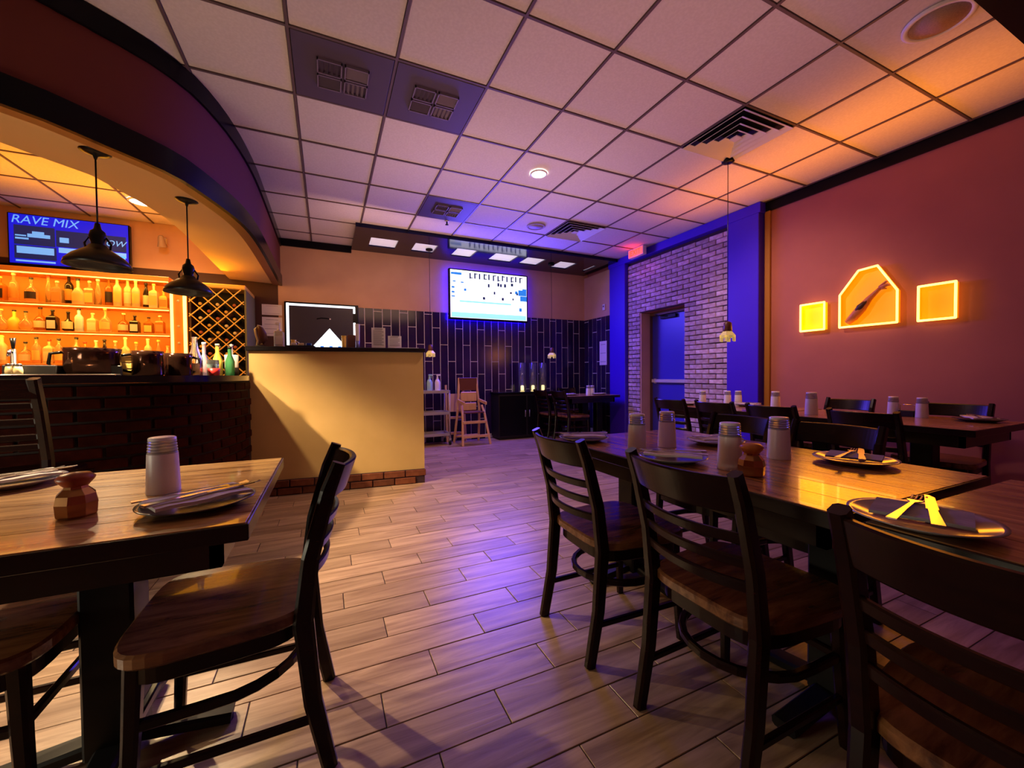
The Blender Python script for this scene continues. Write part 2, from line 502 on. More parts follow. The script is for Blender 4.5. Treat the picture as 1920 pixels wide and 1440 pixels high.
# brick facing round the doorway
BX = 4.70
bk = struct('wall_brick', MB().box(BX + 0.02, XR, 3.54, 4.275, 0, 2.985).box(BX + 0.02, XR, 5.18, 5.47, 0, 2.985).box(BX + 0.02, XR, 4.275, 5.18, 2.11, 2.985), M_mortar)
BL, BH, JT = 0.205, 0.0575, 0.0107
brick_src = []
for k in range(4):
    d = random.uniform(-0.004, 0.003)
    brick_src.append(MB().box(-0.5, 0.5, 0, 0.04, -0.5, 0.5, 0.0).mesh('brick', M_brick))
spots = []
nrow = int(2.98 / (BH + JT))
for r in range(nrow):
    z = 0.012 + r * (BH + JT)
    y = 3.54 - (0 if r % 2 else (BL + JT) / 2)
    while y < 5.47:
        a, b = max(y, 3.545), min(y + BL, 5.465)
        y += BL + JT
        if b - a < 0.03: continue
        segs = [(a, b)]
        if z < 2.105:
            segs = [q for q in ((a, min(b, 4.27)), (max(a, 5.185), b)) if q[1] - q[0] > 0.03]
        for q in segs: spots.append((z, q[0], q[1]))
spots.sort(key=lambda s: -s[0])
def brick_mesh(a, b, m, jit=0.004):
    d = random.uniform(-jit, jit * 0.6)
    j = lambda: random.uniform(-0.003, 0.003)
    L = (b - a) / 2
    mb = MB()
    vs = [(d, -L + j(), j()), (d, L + j(), j()), (d, L + j(), BH + j()), (d, -L + j(), BH + j())]
    vs2 = [(d - 0.005, v[1] * (1 - 0.006 / L), 0.006 + (v[2]) * 0.8) for v in vs]
    back = [(0.03, v[1], v[2]) for v in vs]
    mb.add(vs2 + vs + back, [(0, 1, 2, 3)] + [(i, (i + 1) % 4, 4 + (i + 1) % 4, 4 + i) for i in range(4)] +
           [(4 + i, 4 + (i + 1) % 4, 8 + (i + 1) % 4, 8 + i) for i in range(4)])
    return mb.mesh('brick', m)
full = [brick_mesh(0, BL, M_brick) for _ in range(10)]
low = MB()
for i, (z, a, b) in enumerate(spots):
    if i < 298:
        me = random.choice(full) if abs(b - a - BL) < 0.002 else brick_mesh(a, b, M_brick)
        inst('brick', me, bk, (BX, (a + b) / 2, z))
    else:
        low.box(BX, BX + 0.03, a, b, z, z + BH)
if low.v:
    o = low.build('low_bricks', M_brick, bk); o['kind'] = 'stuff'

# ---- exit door in the brick wall
dr = bpy.data.objects.new('door_1', None); COL.objects.link(dr); dr.location = (4.95, 4.73, 0); dr['kind'] = 'structure'
MB().box(0, 0.05, -0.43, 0.43, 0.01, 2.06, 0.004).build('door_leaf', M_door, dr)
fr = MB().box(-0.06, 0.05, -0.452, -0.43, 0, 2.09).box(-0.06, 0.05, 0.43, 0.448, 0, 2.09).box(-0.06, 0.05, -0.452, 0.448, 2.06, 2.105)
fr.build('door_frame', M_frame, dr)
MB().box(-0.245, -0.06, 0.425, 0.447, 0, 2.105).build('door_jamb', M_tan, dr)
MB().box(-0.055, -0.018, -0.40, 0.40, 0.965, 1.02, 0.006).box(-0.02, 0, -0.38, -0.34, 0.95, 1.03).box(-0.02, 0, 0.34, 0.38, 0.95, 1.03).build('push_bar', M_bar, dr)
MB().box(-0.045, 0, -0.1, 0.22, 1.99, 2.045, 0.004).build('door_closer', M_blackm, dr)
MB().tube([(-0.04, 0.05, 2.02), (-0.13, 0.18, 2.04), (-0.07, 0.30, 2.07)], 0.008, 6).build('closer_arm', M_blackm, dr)

# ---- back wall, tiled below, tan paint above
struct('wall_back', MB().box(-0.62, XR + 0.3, YB, YB + 0.15, 0, ZC + 0.05), M_tan)
wb = bpy.data.objects['wall_back']
struct('wall_barback', MB().box(XL, -0.62, YB, YB + 0.15, 2.52, ZC + 0.05), M_tan)
struct('wall_barlow', MB().box(XL, -0.62, YB, YB + 0.15, 0, 2.52), M_darkbr)
struct('trim_7', MB().box(-0.6, 0.37, YB - 0.03, YB, 3.0, ZC, 0.003), M_black)
# tile field: vertical running tiles 0.131 x 0.78, thirds offset
def tile_field(parent, x0, n, wid, along, zt, grout_mb):
    P3 = [1.13, 1.35, 1.63]
    seq = [0, 2, 1] 
    for i in range(n):
        a, b = x0 + i * wid + 0.005, x0 + (i + 1) * wid - 0.005
        z = P3[(i * 2) % 3] - 0.78 * 2
        while z < zt:
            lo, hi = max(z + 0.005, 0.0), min(z + 0.775, zt)
            z += 0.78
            if hi - lo < 0.03: continue
            along(parent, a, b, lo, hi)
def tb(parent, a, b, lo, hi):
    MB().box(a, b, YB - 0.014 - random.uniform(0, .0012), YB - 0.002, lo, hi, 0.0015).build('wall_tile', M_ntile, parent)
gb = MB().box(0.415, 4.66, YB - 0.009, YB, 0, 2.17).build('tile_grout', M_grtl, wb)
tile_field(wb, 0.415, 32, 0.1326, tb, 2.172, None)
# short side wall of the alcove
sw = struct('wall_alcove', MB().box(4.66, XR, 5.88, YB, 0, 3.0), M_tan)
MB().box(4.652, 4.66, 5.88, YB - 0.015, 0, 2.17).build('tile_grout', M_grtl, sw)
def ts(parent, a, b, lo, hi):
    MB().box(4.646 - random.uniform(0, .0012), 4.657, a, b, lo, hi, 0.0015).build('wall_tile', M_ntile, parent)
tile_field(sw, 5.885, 6, 0.133, ts, 2.172, None)

# ---- walls out of view that close the room
struct('wall_left', MB().box(XL - 0.15, XL, YF, YB, 0, ZC), M_mauve)
struct('wall_front', MB().box(XL, XR, YF - 0.15, YF, 0, ZC), M_mauve)

# ---- black lay-in panel over the alcove with square openings
tr = struct('ceiling_alcove', MB(), M_gloss) if False else None
TX0, TX1, TY0, TY1, TZ0 = 0.37, 4.655, 5.64, YB, 3.055
openings = [(0.595, 0.97), (1.215, 1.55), (1.85, 2.18), (2.49, 2.90), (3.06, 3.41), (3.69, 4.03), (4.385, 4.44)]
OY0, OY1 = 6.0, 6.40
Mb = MB().box(TX0, TX1, TY0, OY0, TZ0, ZC + 0.03).box(TX0, TX1, OY1, TY1, TZ0, ZC + 0.03)
xs = [TX0] + [v for o_ in openings for v in o_] + [TX1]
for a, b in zip(xs[0::2], xs[1::2]):
    Mb.box(a, b, OY0, OY1, TZ0, ZC + 0.03)
pan = tag(Mb.build('ceiling_panel', M_gloss), 'glossy black ceiling panel with row of square openings above back television', 'ceiling panel')
for a, b in openings:
    MB().box(a - 0.01, b + 0.01, OY0 - 0.01, OY1 + 0.01, TZ0 + 0.02, TZ0 + 0.03).build('diffuser', M_trpanel, pan)  # pale panels set in the openings, made mildly emissive

# ================================================================== BAR SOFFIT
def resample(pts, n):
    P = [Vector(p) for p in pts]
    # Catmull-Rom then equal arc length
    Q = []
    for i in range(len(P) - 1):
        p0, p1, p2, p3 = P[max(i - 1, 0)], P[i], P[i + 1], P[min(i + 2, len(P) - 1)]
        for k in range(12):
            t = k / 12
            Q.append(0.5 * ((2 * p1) + (p2 - p0) * t + (2 * p0 - 5 * p1 + 4 * p2 - p3) * t * t + (3 * p1 - p0 - 3 * p2 + p3) * t ** 3))
    Q.append(P[-1])
    L = [0]
    for a, b in zip(Q, Q[1:]): L.append(L[-1] + (b - a).length)
    out = []; j = 0
    for k in range(n):
        s = L[-1] * k / (n - 1)
        while j < len(L) - 2 and L[j + 1] < s: j += 1
        f = (s - L[j]) / max(L[j + 1] - L[j], 1e-9)
        out.append(Q[j].lerp(Q[j + 1], min(f, 1)))
    return out
def offset(pts, d):       # positive = towards the bar (left of travel)
    out = []
    for i, p in enumerate(pts):
        t = (pts[min(i + 1, len(pts) - 1)] - pts[max(i - 1, 0)]).normalized()
        out.append(p + Vector((-t.y, t.x)) * d)
    return out
NS = 56
top_c = resample([(-4.5, 2.22), (-3.0, 2.34), (-2.2, 2.48), (-1.7, 2.62), (-1.4, 2.76), (-1.154, 2.925), (-0.982, 3.06), (-0.885, 3.165), (-0.775, 3.35),
                  (-0.70, 3.60), (-0.655, 3.85), (-0.625, 4.12), (-0.60, 4.52), (-0.592, 5.0), (-0.588, 5.65), (-0.585, 6.68)], NS)
bot_c = resample([(-4.5, 2.20), (-3.0, 2.32), (-2.3, 2.45), (-1.8, 2.60), (-1.403, 2.80), (-1.264, 2.905), (-1.117, 3.07), (-0.975, 3.22), (-0.895, 3.33),
                  (-0.835, 3.46), (-0.725, 3.81), (-0.655, 4.10), (-0.615, 4.42), (-0.595, 4.9), (-0.588, 5.65), (-0.583, 6.68)], NS)
ZS = 2.43
v3 = lambda p, z: (p.x, p.y, z)
F = MB()
F.strip([v3(p, ZC + 0.02) for p in top_c], [v3(p, ZS) for p in bot_c])
back = offset(bot_c, 0.10)
sf = struct('wall_soffit', F, M_fascia)
MB().strip([v3(p, ZS - 0.006) for p in bot_c], [v3(p, ZS - 0.006) for p in back]).strip([v3(p, ZS - 0.006) for p in back], [v3(p, ZS + 0.02) for p in back]).build('soffit_lip', mat('lip_brown', (0.22, 0.085, 0.03), 0.45), sf)
def fas(z):         # fascia outline at height z
    f = (ZC + 0.02 - z) / (ZC + 0.02 - ZS)
    return [a.lerp(b, f) for a, b in zip(top_c, bot_c)]
def band(name, z0, z1, m, t=0.02):
    A0, A1 = fas(z0), fas(z1)
    O0, O1 = offset(A0, -t), offset(A1, -t)
    I0 = offset(A0, 0.012)
    mb = MB()
    mb.strip([v3(p, z0) for p in O0], [v3(p, z1) for p in O1])
    mb.strip([v3(p, z1) for p in O1], [v3(p, z1) for p in A1])
    mb.strip([v3(p, z0) for p in I0], [v3(p, z0) for p in O0])
    o = mb.build(name, m, sf)
    return o
band('top_trim', 2.985, ZC, M_black)
band('lower_trim', ZS - 0.012, ZS + 0.135, M_black)
U = MB()
i1 = offset(bot_c, 0.10); i2 = offset(bot_c, 0.60); i3 = offset(bot_c, 0.98)
i2 = [Vector((min(p.x, -1.2 + max(0, (q.x + 0.6)) * 0.2), p.y)) if p.y > 4.5 else p for p, q in zip(i2, bot_c)]
U.strip([v3(p, ZS + 0.01) for p in i1], [v3(p, ZS + 0.03) for p in i2])
U.strip([v3(p, ZS + 0.03) for p in i2], [v3(p, ZC) for p in i3])
U.build('soffit_underside', M_soff, sf)

# ================================================================== BAR COUNTER
bar_c = resample([(-4.2, 2.86), (-3.0, 2.88), (-2.0, 2.93), (-1.4, 3.03), (-1.05, 3.18), (-0.86, 3.38), (-0.73, 3.72), (-0.66, 4.05), (-0.64, 4.36)], 48)
def ribbon(outer, inner, z0, z1):
    n = len(outer); mb = MB()
    mb.strip([v3(p, z0) for p in outer], [v3(p, z1) for p in outer])
    mb.strip([v3(p, z1) for p in outer], [v3(p, z1) for p in inner])
    mb.strip([v3(p, z1) for p in inner], [v3(p, z0) for p in inner])
    mb.strip([v3(p, z0) for p in inner], [v3(p, z0) for p in outer])
    for k in (0, n - 1):
        mb.add([v3(outer[k], z0), v3(outer[k], z1), v3(inner[k], z1), v3(inner[k], z0)], [(0, 1, 2, 3)])
    return mb
bc = tag(ribbon(bar_c, offset(bar_c, 0.14), 0, 1.075).build('bar_counter', mat('bar_front_dark', (0.012, 0.004, 0.004), 0.8)), 'curved dark brick bar front below black counter at left', 'bar')
# brick courses on the bar front (the stretch that faces the room)
cum = [0]
for a, b in zip(bar_c, bar_c[1:]): cum.append(cum[-1] + (b - a).length)
def on_bar(s):
    for j in range(len(cum) - 1):
        if cum[j + 1] >= s:
            f = (s - cum[j]) / (cum[j + 1] - cum[j])
            p = bar_c[j].lerp(bar_c[j + 1], f); t = (bar_c[j + 1] - bar_c[j]).normalized()
            return p, t
    return bar_c[-1], (bar_c[-1] - bar_c[-2]).normalized()
M_brickd = mat('brick_dark', (0.022, 0.003, 0.002), 0.9, noise=((0.042, 0.006, 0.003), 14), vary=0.3, bump=0.5, spec=0.08)
bar_bricks = [MB().box(-0.1, 0.1, -0.012, 0.02, 0, BH, 0.003).mesh('brick', M_brickd), MB().box(-0.1, 0.1, -0.015, 0.02, 0, BH, 0.004).mesh('brick', M_brickd)]
nb = 0
for r in range(15):
    s = cum[-1] - 2.3 + (0.108 if r % 2 else 0.0)
    while s < cum[-1] - 0.1 and nb < 290:
        p, t = on_bar(s)
        inst('brick', random.choice(bar_bricks), bc, (p.x, p.y, 0.008 + r * (BH + 0.0135)), math.atan2(t.y, t.x))
        s += 0.214; nb += 1
_ov = [0.24 if i < 34 else 0.24 - 0.245 * ((i - 34) / 13) for i in range(48)]
top_edge = [offset(bar_c, -_ov[i])[i] for i in range(48)]
top_edge[-1].y = 4.33
tag(ribbon(top_edge, offset(bar_c, 0.42), 1.078, 1.118).build('bar_worktop', M_top_stone), 'polished black bar worktop curving along the bar', 'countertop')

# half wall at the end of the bar
A0, A1 = Vector((-0.645, 4.335)), Vector((0.905, 4.175))
hd = (A1 - A0).normalized(); hn = Vector((-hd.y, hd.x))
HA = math.atan2(hd.y, hd.x)
HL = (A1 - A0).length
hw = struct('wall_half', MB().box(0, HL, 0, 0.16, 0, 1.345), M_half)
hw.location = (A0.x, A0.y, 0); hw.rotation_euler = (0, 0, HA)
br_ = [MB().box(0, 0.2, -0.022, 0.01, 0, 0.062, 0.004).mesh('brick', M_brickr), MB().box(0, 0.2, -0.027, 0.01, 0, 0.062, 0.005).mesh('brick', M_brickr)]
brh = MB().box(0, 0.095, -0.024, 0.01, 0, 0.062, 0.004).mesh('brick', M_brickr)
MB().box(0, HL, -0.012, 0, 0, 0.145).build('mortar', M_mortar, hw)
for r in range(2):
    x = 0.0 if r == 0 else 0.105
    if r: inst('brick', brh, hw, (0.002, 0, 0.006 + r * 0.072))
    while x < HL - 0.19:
        inst('brick', random.choice(br_), hw, (x + 0.004, 0, 0.006 + r * 0.072)); x += 0.21
    if HL - x > 0.1: inst('brick', brh, hw, (x + 0.004, 0, 0.006 + r * 0.072))
ct = tag(MB().box(-0.02, HL + 0.02, -0.035, 0.62, 1.345, 1.388, 0.006).build('half_wall_cap', M_top_stone), 'black stone counter cap on tan half wall', 'countertop')
ct.location = (A0.x, A0.y, 0); ct.rotation_euler = (0, 0, HA)
def hw_pt(u, d, z=1.388):       # u = metres along the half wall from its left end, d = metres back from its face
    p = A0 + hd * u + hn * d
    return (p.x, p.y, z)

# ================================================================== CEILING FIXTURES
def louver(c, r, label):
    e = empty('ceiling_louver', label, 'air vent', (gx(c + 0.5), gy(r + 0.5), ZC), 0, 'dark louvered panels in the ceiling')
    h = T / 2 - 0.012
    MB().box(-h, h, -h, h, -0.004, 0.016, 0.002).build('panel', M_louv, e)
    for qx in (-1, 1):
        for qy in (-1, 1):
            cx, cy = qx * 0.082, qy * 0.072
            f = MB()
            w2, h2, t = 0.074, 0.064, 0.007
            f.box(cx - w2, cx + w2, cy - h2, cy - h2 + t, -0.02, -0.004).box(cx - w2, cx + w2, cy + h2 - t, cy + h2, -0.02, -0.004)
            f.box(cx - w2, cx - w2 + t, cy - h2, cy + h2, -0.02, -0.004).box(cx + w2 - t, cx + w2, cy - h2, cy + h2, -0.02, -0.004)
            q = f.build('louver_frame', M_louv2, e)
            sl = MB()
            for k in range(1, 5):
                if qx * qy > 0:
                    x = cx - w2 + k * 2 * w2 / 5
                    sl.add([(x - 0.008, cy - h2, -0.006), (x - 0.008, cy + h2, -0.006), (x + 0.006, cy + h2, -0.018), (x + 0.006, cy - h2, -0.018)], [(0, 1, 2, 3)])
                else:
                    y = cy - h2 + k * 2 * h2 / 5
                    sl.add([(cx - w2, y - 0.008, -0.006), (cx + w2, y - 0.008, -0.006), (cx + w2, y + 0.006, -0.018), (cx - w2, y + 0.006, -0.018)], [(0, 1, 2, 3)])
            sl.build('slats', M_louv2 if qx > 0 else M_louv, q)
    return e
louver(0, -1, 'dark ceiling panel with four-part louver, nearest the bar soffit')
louver(1, -1, 'dark ceiling panel with four-part louver, right of the one nearest the soffit')
louver(2, 2, 'dark louver panel in ceiling nearest the black alcove ceiling panel')

def diffuser(c, r, label):
    e = empty('ceiling_vent', label, 'air vent', (gx(c + 0.5), gy(r + 0.5), ZC), 0, 'white four-way ceiling vents')
    h = T / 2 - 0.01
    MB().box(-h, h, -h, h, 0.010, 0.018).build('backing', M_black, e)
    for k in range(4):
        o_ = h - 0.002 - k * 0.066
        i_ = o_ - 0.040
        z0, z1 = -0.012, 0.006
        mb = MB()
        R0 = [(-o_, -o_), (o_, -o_), (o_, o_), (-o_, o_)]
        R1 = [(-i_, -i_), (i_, -i_), (i_, i_), (-i_, i_)]
        vs = [(x, y, z0 - 0.008) for x, y in R0] + [(x, y, z1) for x, y in R1] + [(x, y, z0 - 0.004) for x, y in R0] + [(x, y, z1 + 0.004) for x, y in R1]
        fs = []
        for q in range(4):
            q2 = (q + 1) % 4
            fs += [(q, q2, 4 + q2, 4 + q), (8 + q, 12 + q, 12 + q2, 8 + q2), (4 + q, 4 + q2, 12 + q2, 12 + q), (q, 8 + q, 8 + q2, q2)]
        mb.add(vs, fs)
        mb.build('vent_ring', M_vent, e)
    MB().box(-0.035, 0.035, -0.035, 0.035, -0.02, -0.012).build('centre_plate', M_vent, e)
diffuser(5, -2, 'large white four-way ceiling vent beside the cord pendant canopy')
diffuser(5, 2, 'far white four-way ceiling vent near the exit sign')

def round_thing(name, label, cat, x, y, r, m_ring, m_face, fz):
    e = empty(name, label, cat, (x, y, ZC))
    MB().lathe([(r, 0.0), (r, -0.008), (r * 0.94, -0.014), (r * 0.84, -0.014), (r * 0.80, -0.004)], 36, cap=False).build('ring', m_ring, e)
    MB().lathe([(r * 0.82, fz - 0.004), (r * 0.82, fz)], 36).build('grille' if 'speaker' in name else 'lens', m_face, e)
    return e
M_grille = mat('speaker_grille', (0.40, 0.26, 0.20), 0.7, noise=((0.30, 0.2, 0.16), 120))
M_grille2 = mat('speaker_grille_far', (0.42, 0.36, 0.45), 0.7, noise=((0.36, 0.3, 0.4), 120))
round_thing('ceiling_speaker', 'large round ceiling speaker in the orange-lit tile at right front', 'speaker', 3.20, 1.11, 0.155, M_vent, M_grille, -0.004)
round_thing('ceiling_speaker', 'far round ceiling speaker left of the far white vent', 'speaker', 2.585, 4.827, 0.125, M_grille2, M_grille2, -0.006)
round_thing('downlight', 'bright round downlight in the middle of the tiled ceiling', 'light', 1.945, 3.565, 0.085, M_vent, M_down, -0.004)
round_thing('downlight', 'bright round downlight over the bar', 'light', -1.877, 5.93, 0.12, M_vent, M_down, -0.004)
sp = empty('sprinkler', 'small black sprinkler head on ceiling before the black alcove panel', 'sprinkler', (1.44, 5.12, ZC))
MB().lathe([(0.03, 0.0), (0.03, -0.008), (0.012, -0.01)], 12).build('escutcheon', M_vent, sp)
MB().lathe([(0.01, -0.008), (0.01, -0.045), (0.022, -0.047), (0.022, -0.052), (0.004, -0.055)], 12).build('deflector', M_blackm, sp)

# exit sign on the beam
ex = empty('exit_sign', 'glowing red exit sign on the beam above the brick wall', 'sign', (4.50, 5.02, 2.985))
MB().box(-0.035, 0.035, -0.17, 0.17, -0.02, 0.115, 0.004).build('housing', M_exitb, ex)
MB().box(-0.039, -0.034, -0.155, 0.155, -0.008, 0.103).build('face', M_exit, ex)
text_mesh('EXIT', 0.115, M_exitt, 'lettering', ex, face_w(-0.040, 0, 0.045), 0.001)
MB().box(-0.02, 0.12, -0.05, 0.05, 0.02, 0.06).build('bracket', M_exitb, ex)

# ================================================================== NEON SIGNS on the right wall
def neon(name, label, pts, yc, zc, panel, depth=0.05):
    e = empty(name, label, 'neon sign', (XR, yc, zc), 0, 'orange neon shapes on the right wall')
    # pts are (y, z) offsets; y grows to the left of the picture
    P = [Vector((p[0], p[1])) for p in pts]
    mb = MB()
    n = len(P)
    vs = [(-0.006, p.x, p.y) for p in P] + [(0, p.x, p.y) for p in P]
    mb.add(vs, [tuple(range(n)), tuple(range(2 * n - 1, n - 1, -1))] + [(i, (i + 1) % n, n + (i + 1) % n, n + i) for i in range(n)])
    mb.build('back_panel', panel, e)
    q = MB()
    for i in range(n):
        a, b = P[i], P[(i + 1) % n]
        vs = [(-0.001, a.x, a.y), (-0.001, b.x, b.y), (-depth, b.x, b.y), (-depth, a.x, a.y)]
        c = sum(P, Vector((0, 0))) / n
        ai, bi = a.lerp(c, 0.03), b.lerp(c, 0.03)
        vs += [(-0.001, ai.x, ai.y), (-0.001, bi.x, bi.y), (-depth, bi.x, bi.y), (-depth, ai.x, ai.y)]
        q.add(vs, [(0, 1, 2, 3), (4, 7, 6, 5), (3, 2, 6, 7)])
    q.build('rim', panel, e)
    t = MB()
    ring = [(-depth - 0.006, p.x, p.y) for p in P]
    for i in range(n):
        t.tube([ring[i], ring[(i + 1) % n]], 0.0095, 8)
        t.lathe([(0.0, -0.0095), (0.0067, -0.0067), (0.0095, 0), (0.0067, 0.0067), (0.0, 0.0095)], 8, Matrix.Translation(ring[i]), cap=False)
    t.build('neon_tube', M_neon, e)
    return e
neon('neon_sign', 'small square neon frame glowing yellow, left of the house shape', [(-0.115, -0.14), (0.115, -0.14), (0.115, 0.14), (-0.115, 0.14)], 2.575, 1.692, M_npany)
neon('neon_sign', 'square orange neon frame, right of the house shape', [(-0.115, -0.148), (0.115, -0.148), (0.115, 0.148), (-0.115, 0.148)], 1.615, 1.692, M_npan)
hs = neon('neon_house', 'house-shaped orange neon frame with brown figure inside', [(-0.225, -0.27), (0.225, -0.27), (0.225, 0.05), (0.070, 0.262), (-0.078, 0.275), (-0.225, 0.02)], 2.098, 1.822, M_npan)
M_fig = mat('figure_brown', (0.55, 0.16, 0.05), 0.5)
M_figd = mat('figure_dark', (0.04, 0.008, 0.008), 0.5)
fig = MB()
fig.tube([(-0.03, 0.17, -0.225), (-0.035, 0.115, -0.175), (-0.04, 0.05, -0.10), (-0.04, -0.01, -0.02), (-0.04, -0.065, 0.035), (-0.04, -0.10, 0.07)],
         [0.028, 0.040, 0.040, 0.026, 0.018, 0.016], 10)
fig.build('figure_arm', M_fig, hs)
MB().tube([(-0.05, 0.10, -0.15), (-0.055, 0.05, -0.09), (-0.05, 0.0, -0.04)], [0.018, 0.034, 0.018], 8).build('figure_sleeve', M_figd, hs)
MB().tube([(-0.045, -0.09, 0.065), (-0.045, -0.15, 0.085), (-0.045, -0.20, 0.075)], [0.018, 0.016, 0.004], 8).tube([(-0.045, -0.09, 0.075), (-0.045, -0.14, 0.115), (-0.045, -0.19, 0.12)], [0.012, 0.011, 0.004], 8).tube([(-0.045, -0.10, 0.06), (-0.045, -0.145, 0.05)], [0.013, 0.005], 8).build('figure_hand', M_fig, hs)

# ================================================================== TELEVISIONS
tv = empty('television', 'wide flat television with white screen on the back wall', 'television', (2.585, 6.545, 2.47))
MB().box(-0.73, 0.73, -0.02, 0.045, -0.42, 0.42, 0.006).build('bezel', M_black, tv)
MB().box(-0.705, 0.705, -0.024, -0.019, -0.39, 0.40).build('screen', M_tvw, tv)
sc = MB()
rng = random.Random(3)
for (x, z, w_, h_) in [(-0.66, 0.34, .07, .035), (-0.57, 0.34, .12, .04), (-0.64, 0.21, .05, .02), (-0.50, 0.20, .05, .02), (-0.66, 0.11, .05, .03), (-0.66, 0.03, .05, .03), (-0.66, -0.04, .06, .02),
                       (0.62, 0.10, .16, .10), (0.64, 0.0, .13, .09), (0.66, 0.16, .08, .03), (0.50, 0.10, .05, .05), (0.58, -0.20, .05, .06), (-0.45, 0.08, .04, .04)]:
    sc.cbox(x, -0.0255, z, w_, 0.002, h_)
sc.build('screen_patch', M_tvb, tv)['kind'] = 'stuff'
sk = MB()
for k in range(12):
    x = -0.36 + k * 0.085
    sk.cbox(x, -0.0255, 0.325 + rng.uniform(-.008, .008), 0.024, 0.002, 0.095)
    if k % 2: sk.cbox(x + 0.024, -0.0255, 0.36, 0.05, 0.002, 0.014)
    if k % 3 == 0: sk.cbox(x + 0.024, -0.0255, 0.288, 0.045, 0.002, 0.014)
for k in range(12):
    sk.cbox(rng.uniform(-0.4, 0.55), -0.0255, rng.uniform(-0.05, 0.24), rng.uniform(.02, .045), 0.002, rng.uniform(.03, .06))
sk.build('screen_marks', M_tvk, tv)['kind'] = 'stuff'
MB().box(-0.55, 0.40, -0.0258, -0.0245, -0.13, -0.10).box(-0.69, 0.69, -0.0258, -0.0245, -0.385, -0.30).build('screen_bar', M_tvc, tv)
MB().box(-0.15, 0.15, 0.045, 0.15, -0.15, 0.15).build('mount', M_blackm, tv)
M_blueled = mat('backlight_blue', (0, 0, 1), 0.4, emit=(0.01, 0.0, 1.0), strength=45.0)
MB().box(-0.71, 0.71, 0.05, 0.062, -0.405, -0.385).box(-0.71, 0.71, 0.05, 0.062, 0.385, 0.405).box(-0.715, -0.695, 0.05, 0.062, -0.40, 0.40).box(0.695, 0.715, 0.05, 0.062, -0.40, 0.40).build('backlight_strip', M_blueled, tv)

tb_ = empty('television', 'blue television on the tan wall above the bar shelves', 'television', (-2.74, 6.60, 2.715))
MB().box(-0.535, 0.535, -0.02, 0.04, -0.295, 0.295, 0.006).build('bezel', M_black, tb_)
MB().box(-0.52, 0.52, -0.024, -0.019, -0.275, 0.285).build('screen', M_tvblue, tb_)
d1 = MB()
for (x0, x1, z0, z1) in [(-0.48, -0.14, -0.06, 0.16), (-0.13, 0.50, -0.05, 0.14), (-0.48, -0.13, -0.22, -0.07)]: d1.box(x0, x1, -0.0252, -0.0242, z0, z1)
d1.build('screen_panel', M_tvk, tb_)
d2 = MB()
for (x0, x1, z0, z1) in [(-0.37, -0.18, 0.03, 0.07), (-0.33, -0.23, 0.07, 0.10), (-0.47, -0.36, 0.0, 0.02), (-0.47, -0.38, 0.035, 0.05), (-0.46, -0.15, -0.16, -0.08),
                         (-0.11, 0.50, -0.12, -0.06), (-0.47, -0.14, -0.255, -0.235), (0.18, 0.49, -0.23, -0.10), (-0.10, -0.02, 0.0, 0.06)]: d2.box(x0, x1, -0.0264, -0.0250, z0, z1)
d2.build('screen_picture', M_tvlt, tb_)
text_mesh('RAVE MIX', 0.13, M_tvlt, 'screen_title', tb_, face_s(-0.22, -0.0258, 0.222), 0.0005, 0.2)
text_mesh('NOW', 0.10, M_tvlt, 'screen_word', tb_, face_s(0.36, -0.0272, 0.045), 0.0005, 0.3)
MB().box(-0.1, 0.1, 0.04, 0.1, -0.1, 0.1).build('mount', M_blackm, tb_)

# small spotlight high on the bar wall
st = empty('wall_spotlight', 'small white spotlight on the tan wall right of the blue television', 'spotlight', (-1.90, 6.60, 2.86))
MB().box(-0.03, 0.03, 0.04, 0.1, -0.01, 0.06).build('bracket', M_vent, st)
MB().lathe([(0.02, 0.07), (0.032, 0.05), (0.04, -0.02), (0.052, -0.07)], 16, Matrix.Rotation(0.35, 4, 'X'), cap=False).build('lamp_head', M_shadein, st)
MB().lathe([(0.045, -0.055), (0.045, -0.05)], 16, Matrix.Rotation(0.35, 4, 'X')).build('lens', M_blackm, st)
MB().box(XL, -2.2, 6.42, 6.70, 2.28, 2.40).build('tv_shelf', M_black, None)
tag(bpy.data.objects['tv_shelf'], 'black ledge under the blue television above the bar shelves', 'shelf')

